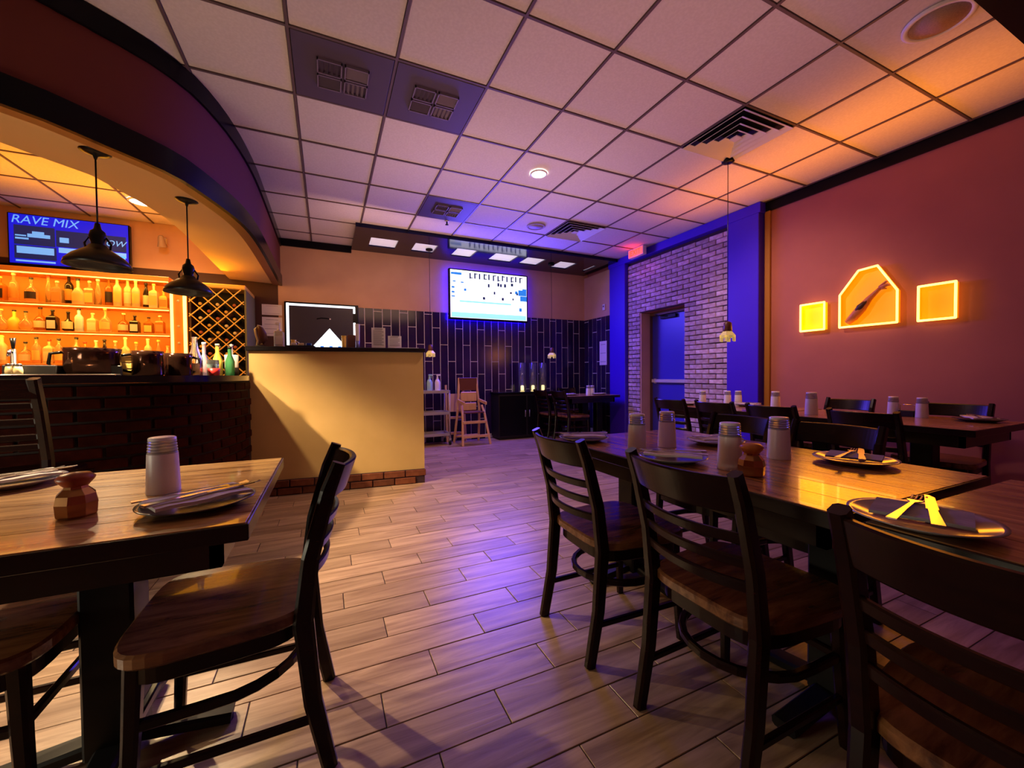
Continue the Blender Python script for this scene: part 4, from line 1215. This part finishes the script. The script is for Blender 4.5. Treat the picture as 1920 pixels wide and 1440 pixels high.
sheet('wall_notice', 'upper pale notice on the back wall above the pump bottle', 'notice', (-0.70, YB - 0.002, 2.07), 0.25, 0.15, 's', 2)
sheet('wall_notice', 'lower pale notice on the back wall behind the pump bottle', 'notice', (-0.70, YB - 0.002, 1.83), 0.25, 0.27, 's', 4)

# black board with white light edge on the back wall
bb = empty('light_board', 'black menu board with glowing white edge on the back wall', 'board', (-0.045, YB - 0.03, 1.83))
MB().box(-0.50, 0.50, -0.01, 0.03, -0.42, 0.37, 0.005).build('frame', M_black, bb)
MB().box(-0.43, 0.42, -0.012, -0.008, -0.38, 0.31).build('face', mat('board_face', (0.022, 0.016, 0.04), 0.4), bb)
MB().box(-0.47, 0.45, -0.02, -0.008, 0.315, 0.345).build('top_light', M_white_led, bb)
MB().box(-0.475, -0.44, -0.02, -0.008, -0.40, 0.345).build('left_light', M_white_led, bb)
MB().box(0.425, 0.455, -0.02, -0.008, -0.38, 0.10).box(0.425, 0.455, -0.02, -0.008, 0.24, 0.33).build('right_light', M_white_led, bb)
MB().tube([(-0.08, -0.014, 0.135), (-0.02, -0.014, 0.150), (0.06, -0.014, 0.148), (0.09, -0.014, 0.14)], 0.008, 6).build('chalk_mark', M_black, bb)
MB().lathe([(0.012, 0), (0.012, 0.004)], 10, Matrix.Translation((0.10, -0.012, 0.14)) @ Matrix.Rotation(PI / 2, 4, 'X')).build('chalk_dot', M_paper, bb)

# ---- things on the half wall cap
tr3 = empty('tent_sign', 'glowing white triangular tent sign with blue foot on half wall', 'sign', hw_pt(0.66, 0.16), HA)
W3 = 0.155; H3 = 0.20
MB().add([(-W3, 0, 0.012), (W3, 0, 0.012), (0, 0.03, H3), (-W3, 0.10, 0.012), (W3, 0.10, 0.012), (0, 0.07, H3)], [(0, 1, 2), (3, 5, 4), (0, 2, 5, 3), (1, 4, 5, 2), (0, 3, 4, 1)]).build('tent', M_tri, tr3)
f3 = MB().box(-W3 - 0.03, W3 + 0.0, -0.012, 0.11, 0.0, 0.012, 0.003)
for k in range(4): f3.box(-0.16 + k * 0.08, -0.13 + k * 0.08, -0.03, -0.01, 0.0, 0.02)
f3.build('foot', M_tri2, tr3)
pb = empty('pump_bottle', 'clear pump bottle with white head at left of half wall cap', 'bottle', hw_pt(0.22, 0.14), HA)
M_soap = mat('soap_clear', (0.75, 0.70, 0.55), 0.12, trans=0.5)
MB().box(-0.042, 0.042, -0.028, 0.028, 0, 0.155, 0.010).build('bottle_body', M_soap, pb)
MB().box(-0.03, 0.03, -0.0295, -0.0275, 0.03, 0.11).build('label_panel', M_paper, pb)
MB().lathe([(0.018, 0.15), (0.018, 0.175), (0.007, 0.18), (0.007, 0.225)], 12).build('collar', M_paper, pb)
MB().box(-0.03, 0.012, -0.01, 0.01, 0.215, 0.24, 0.004).build('pump_head', M_paper, pb)
og = empty('ornament', 'curved brown ornament with cream rim at left end of half wall', 'ornament', hw_pt(0.075, 0.10), HA)
MB().lathe([(0.045, 0), (0.045, 0.012), (0.02, 0.016)], 16).build('stand', M_blackm, og)
M_crm = mat('cream_glaze', (0.75, 0.60, 0.35), 0.35)
MB().tube([(0.012, 0, 0.012), (0.03, 0, 0.06), (0.015, 0, 0.12), (0.0, 0, 0.17), (-0.02, 0, 0.195)], [0.030, 0.034, 0.036, 0.026, 0.012], 12).build('ornament_body', M_hcd, og)
MB().tube([(-0.028, -0.01, 0.012), (-0.018, -0.02, 0.06), (-0.035, -0.015, 0.12), (-0.042, -0.008, 0.165), (-0.02, 0, 0.20), (0.012, 0, 0.19)], 0.010, 8).build('ornament_rim', M_crm, og)
sm = empty('creamer', 'small yellow jug beside the pump bottle on half wall', 'jug', hw_pt(0.345, 0.13), HA)
MB().lathe([(0.022, 0), (0.026, 0.03), (0.020, 0.06), (0.026, 0.075), (0.022, 0.074), (0.016, 0.06)], 16, cap=False).build('jug_body', mat('yellow_glaze', (0.80, 0.50, 0.12), 0.3), sm)
MB().tube([(0.022, 0, 0.06), (0.045, 0, 0.05), (0.042, 0, 0.025), (0.025, 0, 0.02)], 0.005, 6).build('jug_handle', M_crm, sm)
tag(MB().box(0.30, 0.54, 0.02, 0.11, 1.389, 1.404, 0.004).build('serving_tray', M_blackm), 'flat black tray with small packets on half wall', 'tray')
bpy.data.objects['serving_tray'].location = (A0.x, A0.y, 0); bpy.data.objects['serving_tray'].rotation_euler = (0, 0, HA)
M_blue = mat('blue_plastic', (0.02, 0.06, 0.40), 0.3)
for k, (u, d, m, lab) in enumerate([(0.36, 0.06, M_paper, 'small white packet on the black tray, leftmost'), (0.42, 0.07, M_crm, 'small cream packet on the black tray, middle'), (0.485, 0.06, M_blue, 'small blue packet on the black tray, beside the tent sign')]):
    tag(MB().cbox(0, 0, 0.012, 0.045, 0.035, 0.024, 0.004).build('sugar_packet', m, None, hw_pt(u, d, 1.404), HA + 0.2 * k), lab, 'packet', 'packets on the black tray')
c1 = empty('paper_cup', 'tall yellow cup right of the tent sign', 'cup', hw_pt(0.795, 0.14), HA)
M_ycup = mat('yellow_cup', (0.85, 0.55, 0.10), 0.4)
MB().lathe([(0.020, 0.0), (0.024, 0.125), (0.022, 0.125), (0.018, 0.004)], 20, cap=False).build('cup', M_ycup, c1)
MB().lathe([(0.025, 0.118), (0.025, 0.126), (0.0, 0.128)], 20, cap=False).build('lid', M_ycup, c1)
tag(MB().box(-0.038, 0.038, -0.03, 0.03, 0, 0.135, 0.004).build('carton', mat('carton_brown', (0.22, 0.10, 0.08), 0.6), None, hw_pt(0.865, 0.16), HA), 'small brown carton between yellow cup and blue-white tumbler', 'box')
c2 = empty('tall_cup', 'tall white cup with blue base beside the brown carton', 'cup', hw_pt(0.925, 0.12), HA)
MB().lathe([(0.019, 0.075), (0.022, 0.24), (0.018, 0.245), (0.0, 0.24)], 20, cap=False).build('cup', M_paper, c2)
MB().lathe([(0.0165, 0.0), (0.019, 0.076)], 20).build('cup_base', mat('cup_blue', (0.25, 0.28, 0.65), 0.4), c2)
def stand_card(label, u, w_, h_, lines):
    e = empty('counter_card', label, 'sign', hw_pt(u, 0.14), HA, None)
    e.rotation_euler = (0.0, 0, HA)
    MB().box(-w_ / 2, w_ / 2, -0.002, 0.004, 0.004, h_, 0.001).build('card', M_paper, e)
    MB().box(-w_ / 2, w_ / 2, -0.03, 0.04, 0, 0.005).build('card_foot', M_glass, e)
    ln = MB()
    for k in range(lines):
        z = h_ * 0.88 - k * h_ * 0.75 / lines
        ln.box(-w_ * 0.38, w_ * (0.38 if k % 3 else 0.25), -0.0032, -0.0022, z - 0.002, z + 0.002)
    ln.box(-w_ * 0.3, w_ * 0.3, -0.0032, -0.0022, h_ * 0.93, h_ * 0.96)
    ln.build('print', M_ink, e)
stand_card('taller white printed card standing on half wall', 1.125, 0.135, 0.215, 14)
stand_card('smaller white printed card standing on half wall, right one', 1.285, 0.135, 0.135, 6)
tag(MB().box(-0.10, 0.10, -0.02, 0.02, 0, 0.008, 0.002).tube([(-0.16, 0, 0.006), (-0.1, 0.01, 0.006)], 0.005, 6).build('pen_strip', M_paper, None, hw_pt(1.42, 0.06), HA), 'white strip and pen at right end of half wall cap', 'pen')

# ================================================================== BACK BAR
YS, YP = 6.0, 6.30
BBX0, BBX1 = -4.1, -1.68
bbk = empty('back_bar', 'orange lit back bar cabinet with three bottle shelves', 'shelving', (-2.9, 6.3, 0))
def loc_box(x0, x1, y0, y1, z0, z1, ch=0.0): return MB().box(x0 + 2.9, x1 + 2.9, y0 - 6.3, y1 - 6.3, z0, z1, ch)
loc_box(BBX0, BBX1, YP, YP + 0.03, 0.9, 2.25).build('back_panel', M_orange, bbk)
loc_box(BBX0, -1.66, YS - 0.03, YP + 0.03, 2.235, 2.285, 0.004).build('head_board', M_shelf, bbk)
SH = (1.925, 1.625, 1.27)
for z in SH:
    loc_box(BBX0, BBX1, YS, YP, z - 0.022, z, 0.003).build('shelf', M_shelf, bbk)
for z in (2.235, SH[0] - 0.022, SH[1] - 0.022):
    loc_box(BBX0, BBX1, YS + 0.004, YS + 0.020, z - 0.008, z).build('led_strip', M_led, bbk)
    lamp('shelf_light', 'AREA', ((BBX0 + BBX1) / 2, YS + 0.015, z - 0.016), (1.0, 0.50, 0.06), 6, 2.3, 0.02, aim=((BBX0 + BBX1) / 2, YP, z - 0.32))
loc_box(BBX0, BBX1, 5.80, YP + 0.03, 0.06, 1.02, 0.004).build('base_cabinet', M_darkbr, bbk)
loc_box(BBX0, BBX1 + 0.1, 5.77, YP + 0.03, 1.02, 1.06, 0.004).build('counter', M_shelf, bbk)
# lit column beside the shelves
lc = empty('lit_column', 'lit column with two bright strips between shelves and wine rack', 'column', (-1.585, 6.02, 0))
MB().box(-0.08, 0.08, 0, 0.28, 0, 2.26, 0.004).build('column_body', M_orange, lc)
MB().box(-0.082, -0.055, -0.012, 0, 1.0, 2.2).build('light_strip', M_ledcol, lc)
MB().box(0.040, 0.072, -0.012, 0, 1.0, 2.2).build('light_strip', M_ledcol, lc)
for z in (2.02, 1.72, 1.52, 1.30):
    MB().lathe([(0.014, 0), (0.014, 0.006)], 10, Matrix.Translation((-0.008, 0, z)) @ Matrix.Rotation(PI / 2, 4, 'X')).build('stud', M_crm, lc)

# wine rack
RX0, RX1, RZ0, RZ1, RY = -1.49, -0.925, 1.0, 2.20, 6.0
wr = empty('wine_rack', 'gold diamond lattice wine rack beside the lit column', 'wine rack', ((RX0 + RX1) / 2, RY, 0))
cxr = (RX0 + RX1) / 2; hwid = (RX1 - RX0) / 2
sd = MB().box(hwid, hwid + 0.02, 0, 0.68, 0, RZ1)
sd.build('side_panel', M_rackside, wr)
MB().box(-hwid - 0.0, -hwid + 0.02, 0.02, 0.68, 0, RZ1).build('side_panel', M_darkbr, wr)
MB().box(-hwid, hwid, 0.30, 0.32, RZ0, RZ1).build('rack_back', M_rackin, wr)
MB().box(-hwid, hwid + 0.02, -0.01, 0.68, RZ1, RZ1 + 0.055, 0.012).build('rack_top', M_lattice, wr)
MB().box(-hwid, hwid, 0, 0.6, 0.0, RZ0).build('rack_base', M_darkbr, wr)
CELL = 0.122
def clip_bar(p, d):
    # segment of line p+t*d inside the rack opening
    t0, t1 = -9, 9
    for (pc, dc, lo, hi) in ((p[0], d[0], -hwid + 0.005, hwid - 0.005), (p[1], d[1], RZ0 + 0.005, RZ1 - 0.005)):
        a, b = (lo - pc) / dc, (hi - pc) / dc
        t0, t1 = max(t0, min(a, b)), min(t1, max(a, b))
    return (t0, t1) if t1 - t0 > 0.04 else None
for sgn in (-1, 1):
    d = (math.cos(PI / 4), sgn * math.sin(PI / 4))
    for k in range(-22, 23):
        p = (k * CELL * 1.414 + (0.0), (RZ0 + RZ1) / 2)
        q = clip_bar(p, d)
        if not q: continue
        a = (p[0] + d[0] * q[0], 0.0 if sgn > 0 else 0.006, p[1] + d[1] * q[0]); b = (p[0] + d[0] * q[1], 0.0 if sgn > 0 else 0.006, p[1] + d[1] * q[1])
        MB().sweep([a, b], 0.020, 0.012, (0, 1, 0)).build('lattice_bar', M_lattice, wr)
wb_mesh = MB().lathe([(0.034, 0.26), (0.034, 0.10), (0.016, 0.07), (0.0145, 0.0), (0.0165, -0.002), (0.0165, -0.012), (0.0, -0.013)], 16, Matrix.Rotation(-PI / 2, 4, 'X'), cap=False)
M_wine = [mat('wine_dark', (0.02, 0.02, 0.01), 0.15), mat('wine_green', (0.03, 0.05, 0.01), 0.15), mat('wine_amber', (0.35, 0.14, 0.03), 0.2)]
M_foil = [mat('foil_gold', (0.80, 0.55, 0.15), 0.3, metal=0.4), mat('foil_red', (0.45, 0.12, 0.05), 0.35), mat('foil_cream', (0.80, 0.68, 0.42), 0.4)]
wm = [wb_mesh.mesh('wine_bottle', m) for m in M_wine]
cap_b = MB().lathe([(0.0175, 0.045), (0.0175, -0.003), (0.019, -0.005), (0.019, -0.014), (0.0, -0.016)], 14, Matrix.Rotation(-PI / 2, 4, 'X'), cap=False)
cm = [cap_b.mesh('foil_cap', m) for m in M_foil]
nrow_ = 0
step = CELL * 1.414
ORD = ['first', 'second', 'third', 'fourth', 'fifth', 'sixth', 'seventh', 'eighth', 'ninth', 'tenth', 'eleventh', 'twelfth', 'thirteenth', 'fourteenth', 'fifteenth', 'sixteenth', 'seventeenth', 'eighteenth']
zc_ = (RZ0 + RZ1) / 2
cells = []
for j in range(-8, 9):
    z = zc_ + j * step / 2
    off = step / 2 if (j % 2 == 0) else 0.0
    rowx = [x for x in (off + k * step for k in range(-4, 5)) if abs(x) < hwid - 0.05]
    if RZ0 + 0.15 < z < RZ1 - 0.14: cells.append((z, rowx))
cells.sort(key=lambda c: -c[0])
for ri, (z, rowx) in enumerate(cells):
    for ki, x in enumerate(rowx):
        k = (ri * 3 + ki * 5) % 7
        kind = 0 if k in (0, 3, 5) else (2 if k in (1, 4) else 1)
        fo = (ri + ki * 2) % 3
        b = inst('wine_bottle', wm[kind], None, (cxr + x, RY + 0.035, z - 0.028))
        tag(b, '%s wine bottle with %s foil lying in rack, %s of %s row down' % (('dark', 'green', 'amber')[kind], ('gold', 'red', 'cream')[fo], ORD[ki], ORD[ri]), 'wine bottle', 'wine bottles in the lattice rack')
        inst('foil_cap', cm[fo], b)

# liquor bottles on the shelves
def bm_prof(kind, h):
    r = {'tall': .036, 'square': .042, 'squat': .052, 'slim': .026, 'beer': .030, 'round': .055}[kind]
    nk = 0.013
    if kind == 'squat': return [(r * .95, 0), (r, .008), (r, h * .45), (r * .6, h * .6), (nk, h * .68), (nk, h * .93)]
    if kind == 'round': return [(r * .6, 0), (r * .95, h * .15), (r, h * .3), (r * .75, h * .5), (nk, h * .62), (nk, h * .92)]
    if kind == 'slim': return [(r, 0), (r, h * .55), (nk, h * .75), (nk, h * .94)]
    if kind == 'beer': return [(r, 0), (r, h * .55), (nk, h * .8), (nk, h * .95)]
    return [(r * .96, 0), (r, .006), (r, h * .62), (r * .8, h * .68), (nk, h * .76), (nk, h * .94)]
BC = {'clear': mat('bottle_clear', (0.95, 0.72, 0.36), 0.08, trans=0.75), 'amber': mat('bottle_amber', (0.55, 0.18, 0.03), 0.1, trans=0.5),
      'dark': mat('bottle_dark', (0.02, 0.012, 0.01), 0.12), 'green': mat('bottle_green', (0.08, 0.25, 0.08), 0.1, trans=0.5), 'pale': mat('bottle_pale', (0.95, 0.78, 0.42), 0.2, trans=0.35),
      'blue': mat('bottle_blue', (0.55, 0.70, 0.75), 0.15), 'orange': mat('bottle_orange', (0.80, 0.30, 0.04), 0.2, trans=0.4), 'yellow': mat('bottle_yellow', (0.85, 0.55, 0.08), 0.3)}
LC = {'yellow': mat('label_yellow', (0.85, 0.60, 0.15), 0.6), 'cream': mat('label_cream', (0.88, 0.74, 0.45), 0.6), 'white': mat('label_white', (0.85, 0.80, 0.70), 0.6),
      'dark': mat('label_dark', (0.04, 0.02, 0.02), 0.6), 'orange': mat('label_orange', (0.75, 0.32, 0.06), 0.6)}
CC = {'yellow': LC['yellow'], 'dark': mat('cap_dark', (0.02, 0.015, 0.015), 0.4), 'red': mat('cap_red', (0.45, 0.05, 0.02), 0.4), 'cream': LC['cream'], 'white': LC['white']}
def bottle(x, y, z, h, kind, col, lab, cap, label, group):
    prof = bm_prof(kind, h)
    r = max(p[0] for p in prof)
    n = 4 if kind == 'square' else 16
    M_ = Matrix.Rotation(PI / 4, 4, 'Z') if kind == 'square' else None
    if kind == 'square': prof = [(a * 1.3 if a > 0.02 else a, b) for a, b in prof]
    b = MB().lathe(prof, n, M_, smooth=(kind != 'square')).build('liquor_bottle', BC[col], None, (x, y, z))
    tag(b, label, 'bottle', group)
    MB().lathe([(0.0155, h * .925), (0.0165, h * .93), (0.0165, h * .995), (0.012, h)], 12).build('cap', CC[cap], b)
    if lab:
        if kind == 'square':
            q = r * 1.3 * 0.7071 + 0.0012
            MB().box(-q * .85, q * .85, -q - 0.001, -q, h * .12, h * .5).build('label_panel', LC[lab], b)
        else:
            vs, fs = [], []
            for i in range(9):
                a = -PI / 2 + (i - 4) * 0.26
                rr = r + 0.001
                vs += [(rr * math.cos(a), rr * math.sin(a), h * .14), (rr * math.cos(a), rr * math.sin(a), h * (.42 if kind in ('squat',) else .5))]
            if kind == 'round': pass
            for i in range(8): fs.append((2 * i, 2 * i + 2, 2 * i + 3, 2 * i + 1))
            MB().add(vs, fs).build('label_panel', LC[lab], b)
def shelf_x(u):
    # horizontal place on the shelf that the picture column u corresponds to
    t = (u - 960) / FPX
    d = Vector((math.cos(YAW) * t - math.sin(YAW), math.sin(YAW) * t + math.cos(YAW)))
    return d.x / d.y
YBt = 6.10
def X_of(u): return shelf_x(u) * YBt
rows_def = [
 ('top', SH[0], [(8, .26, 'square', 'orange', 'dark', 'yellow'), (30, .31, 'tall', 'clear', 'orange', 'cream'), (66, .27, 'squat', 'clear', 'dark', 'dark'), (95, .31, 'slim', 'clear', None, 'red'),
   (113, .25, 'square', 'clear', 'orange', 'cream'), (132, .34, 'tall', 'dark', 'orange', 'dark'), (153, .29, 'squat', 'pale', 'yellow', 'dark'), (172, .28, 'square', 'clear', 'yellow', 'cream'),
   (188, .30, 'slim', 'clear', None, 'cream'), (202, .335, 'tall', 'amber', 'dark', 'yellow'), (218.5, .34, 'tall', 'pale', 'yellow', 'yellow'), (236.5, .335, 'tall', 'pale', 'cream', 'yellow'), (255.5, .32, 'tall', 'pale', 'yellow', 'cream'),
   (274.5, .30, 'beer', 'dark', 'cream', 'dark'), (291, .29, 'square', 'pale', 'yellow', 'yellow'), (308, .22, 'square', 'yellow', 'orange', 'orange') if False else (308, .22, 'square', 'yellow', 'orange', 'yellow')]),
 ('middle', SH[1], [(8, .22, 'round', 'clear', None, 'yellow'), (24, .22, 'squat', 'yellow', None, 'dark'), (54, .21, 'round', 'clear', None, 'dark'), (78, .26, 'squat', 'amber', 'cream', 'dark'), (104, .235, 'square', 'dark', 'white', 'dark'),
   (130, .225, 'round', 'dark', 'cream', 'dark'), (153, .26, 'tall', 'blue', 'white', 'dark'), (176, .22, 'square', 'pale', 'cream', 'cream'), (202, .28, 'squat', 'clear', 'yellow', 'yellow'),
   (234, .235, 'squat', 'amber', 'cream', 'cream'), (257, .21, 'square', 'dark', 'white', 'dark'), (281, .20, 'square', 'amber', 'yellow', 'dark'), (304, .22, 'square', 'orange', 'orange', 'cream')]),
 ('bottom', SH[2], [(8, .30, 'tall', 'pale', 'cream', 'yellow'), (48, .24, 'squat', 'clear', 'cream', 'dark'), (72, .29, 'tall', 'clear', 'yellow', 'dark'), (93, .27, 'square', 'pale', 'cream', 'red'), (114, .28, 'tall', 'clear', 'yellow', 'dark'),
   (144, .30, 'tall', 'clear', 'cream', 'dark'), (160, .25, 'slim', 'orange', None, 'red'), (178, .27, 'tall', 'pale', 'white', 'white'), (196, .28, 'slim', 'dark', 'dark', 'dark'), (214, .27, 'slim', 'clear', None, 'cream'),
   (238, .31, 'squat', 'pale', 'cream', 'cream'), (256, .26, 'round', 'clear', 'yellow', 'yellow'), (280, .30, 'tall', 'pale', 'cream', 'cream'), (298, .29, 'slim', 'clear', 'orange', 'yellow'), (330, .22, 'beer', 'pale', 'cream', 'yellow')])]
for nm, z, lst in rows_def:
    lst = sorted(lst)
    last = None
    for k, (u, h, kd, col, lab, cap) in enumerate(lst):
        x = X_of(u)
        if x > BBX1 - 0.04: x = BBX1 - 0.04
        if last is not None and x - last < 0.082: x = last + 0.082
        if x > BBX1 - 0.03: continue
        last = x
        words = '%s %s bottle%s, %s cap, %s from left on %s bar shelf' % (col, kd if kd != 'squat' else 'wide', (', ' + lab + ' label') if lab else '', cap, ORD[k], nm)
        bottle(x, YBt + (0.02 if k % 2 else -0.01), z, h, kd, col, lab, cap, words, 'liquor bottles on the %s bar shelf' % nm)

# ---- things on the bar counter: placed on the curved worktop
ZB = 1.118
def on_counter(u, back=0.12):
    d2 = Vector((math.cos(YAW) * (u - 960) / FPX - math.sin(YAW), math.sin(YAW) * (u - 960) / FPX + math.cos(YAW)))
    line = offset(bar_c, back)
    for a, b in zip(line, line[1:]):
        den = d2.x * (b.y - a.y) - d2.y * (b.x - a.x)
        if abs(den) < 1e-9: continue
        s = (d2.y * a.x - d2.x * a.y) / den
        if 0 <= s <= 1:
            p = a.lerp(b, s)
            if p.dot(d2) > 0: return (p.x, p.y, ZB)
    return (line[-1].x, line[-1].y, ZB)
def pitcher(u, r, h, label, back, rz, fac=20):
    e = empty('pitcher', label, 'pitcher', on_counter(u, back), rz, 'dark steel vessels on the bar')
    MB().lathe([(r * .92, 0), (r, .01), (r * .98, h * .8), (r * 1.03, h), (r * .98, h), (r * .93, h * .8), (r * .9, .012), (0, .012)], fac, cap=False).build('pitcher_body', M_mirror, e)
    MB().tube([(r * .95, 0, h * .86), (r + .05, 0, h * .80), (r + .058, 0, h * .45), (r + .035, 0, h * .22), (r * .97, 0, h * .16)], .009, 8).build('pitcher_handle', M_lampdark, e)
pitcher(176, .125, .165, 'large dark polished pitcher on the bar, widest', .16, PI * 1.05)
pitcher(278, .080, .160, 'round dark pitcher on the bar with handle to left', .14, PI * 1.1)
pitcher(335, .080, .155, 'dark polished pitcher on the bar nearest the glassware', .14, 0.6)
tag(MB().box(-0.10, 0.10, -0.06, 0.06, 0, 0.062, 0.004).build('napkin_holder', M_blackm, None, on_counter(66, .14), 0.1), 'low black box at left on the bar counter', 'box')
tag(MB().box(-0.025, 0.025, -0.03, 0.03, 0, 0.062, 0.003).build('card_holder', M_blackm, None, on_counter(219, .08), 0.2), 'small black block right of the widest pitcher', 'box')
fb = empty('straw_caddy', 'stacked cream drawer caddy between the pitchers on the bar', 'caddy', on_counter(239, .22), 0.35)
MB().box(-0.05, 0.05, -0.045, 0.045, 0, 0.125, 0.004).build('case', M_crm, fb)
for k in range(3): MB().box(-0.044, 0.044, -0.051, -0.045, 0.008 + k * 0.039, 0.040 + k * 0.039, 0.002).build('drawer', LC['yellow'], fb)
tag(MB().box(-0.22, 0.22, -0.05, 0.05, 0, 0.010, 0.003).build('bar_mat', M_steel, None, on_counter(118, -0.10), 0.12), 'thin steel drip tray on the front edge of bar', 'tray')
tp = empty('beer_tap', 'slim black beer tap at left end of the bar', 'tap', on_counter(27, .14), 0.1)
MB().lathe([(0.03, 0), (0.03, 0.01), (0.012, 0.014), (0.012, 0.15)], 12).build('tap_column', M_steel, tp)
MB().tube([(0, 0, 0.14), (0, -0.04, 0.14), (0, -0.05, 0.11)], 0.007, 8).build('spout', M_steel, tp)
MB().tube([(0, 0, 0.15), (0, 0, 0.21)], [0.006, 0.013], 8).build('tap_handle', M_lampdark, tp)
for u, lab in ((20, 'small glass shaker at left end of the bar, left one'), (34, 'small glass shaker at left end of the bar, right one')):
    e = empty('shaker', lab, 'shaker', on_counter(u, .05), 0, 'shakers on the bar')
    MB().lathe([(.018, 0), (.02, .03), (.016, .055)], 12).build('shaker_body', BC['pale'], e)
    MB().lathe([(.017, .054), (.017, .066), (.01, .07)], 12).build('shaker_lid', M_steel, e)
# glassware and bottles at the right end of the bar
def glassy(u, back, prof, m, name, cat, label, extra=None):
    e = tag(MB().lathe(prof, 20, cap=False).build(name, m, None, on_counter(u, back)), label, cat)
    if extra: MB().lathe(extra[0], 20).build(extra[1], extra[2], e)
    return e
M_lilac = mat('lilac_glass', (0.72, 0.62, 0.78), 0.1, trans=0.6)
M_gr = mat('green_glass', (0.08, 0.35, 0.14), 0.1, trans=0.5)
M_red = mat('red_plastic', (0.55, 0.03, 0.03), 0.3)
glassy(367, .10, [(0, .006), (.042, .0), (.045, .01), (.045, .12), (.02, .20), (.016, .27), (.02, .28)], M_glass, 'carafe', 'carafe', 'clear glass carafe beside the dark pitcher on the bar', ([(.040, .01), (.041, .09)], 'water', BC['pale']))
glassy(384, .16, [(0, .006), (.03, .0), (.034, .11), (.012, .17), (.012, .25)], M_lilac, 'tonic_bottle', 'bottle', 'lilac tinted glass bottle behind the carafe', ([(.014, .24), (.014, .26)], 'cap', M_paper))
glassy(400, .06, [(0, .006), (.036, .0), (.040, .12), (.038, .12), (.034, .01)], M_glass, 'water_glass', 'glass', 'clear water glass with pale green drink on the bar', ([(.034, .008), (.037, .09)], 'drink', M_teal))
glassy(409, .18, [(0, .006), (.036, .0), (.036, .13), (.014, .20), (.014, .26)], BC['yellow'], 'mixer_bottle', 'bottle', 'yellow mixer bottle behind the water glass', ([(.016, .25), (.016, .27)], 'cap', M_crm))
glassy(402, .0, [(0, .004), (.032, .0), (.040, .055), (.037, .055), (.03, .006)], M_red, 'fruit_dish', 'dish', 'small red dish in front of the water glass on the bar', ([(.026, .008), (.034, .045)], 'fruit', mat('cherry', (0.4, 0.01, 0.01), 0.3)))
glassy(432, .10, [(0, .006), (.034, .0), (.036, .12), (.015, .18), (.014, .24)], M_gr, 'soda_bottle', 'bottle', 'green glass bottle near right end of the bar', ([(.016, .23), (.016, .25)], 'cap', M_blackm))
e = empty('ice_bucket', 'white cylinder caddy on black base at right end of bar', 'caddy', on_counter(450, .14))
MB().lathe([(.055, 0), (.055, .075)], 20).build('caddy_base', M_blackm, e)
MB().lathe([(.052, .075), (.054, .19), (.05, .19), (.048, .08)], 20, cap=False).build('caddy_cup', M_paper, e)
MB().lathe([(.014, .19), (.010, .27), (.02, .28), (.0, .29)], 10, cap=False).build('scoop', M_paper, e)
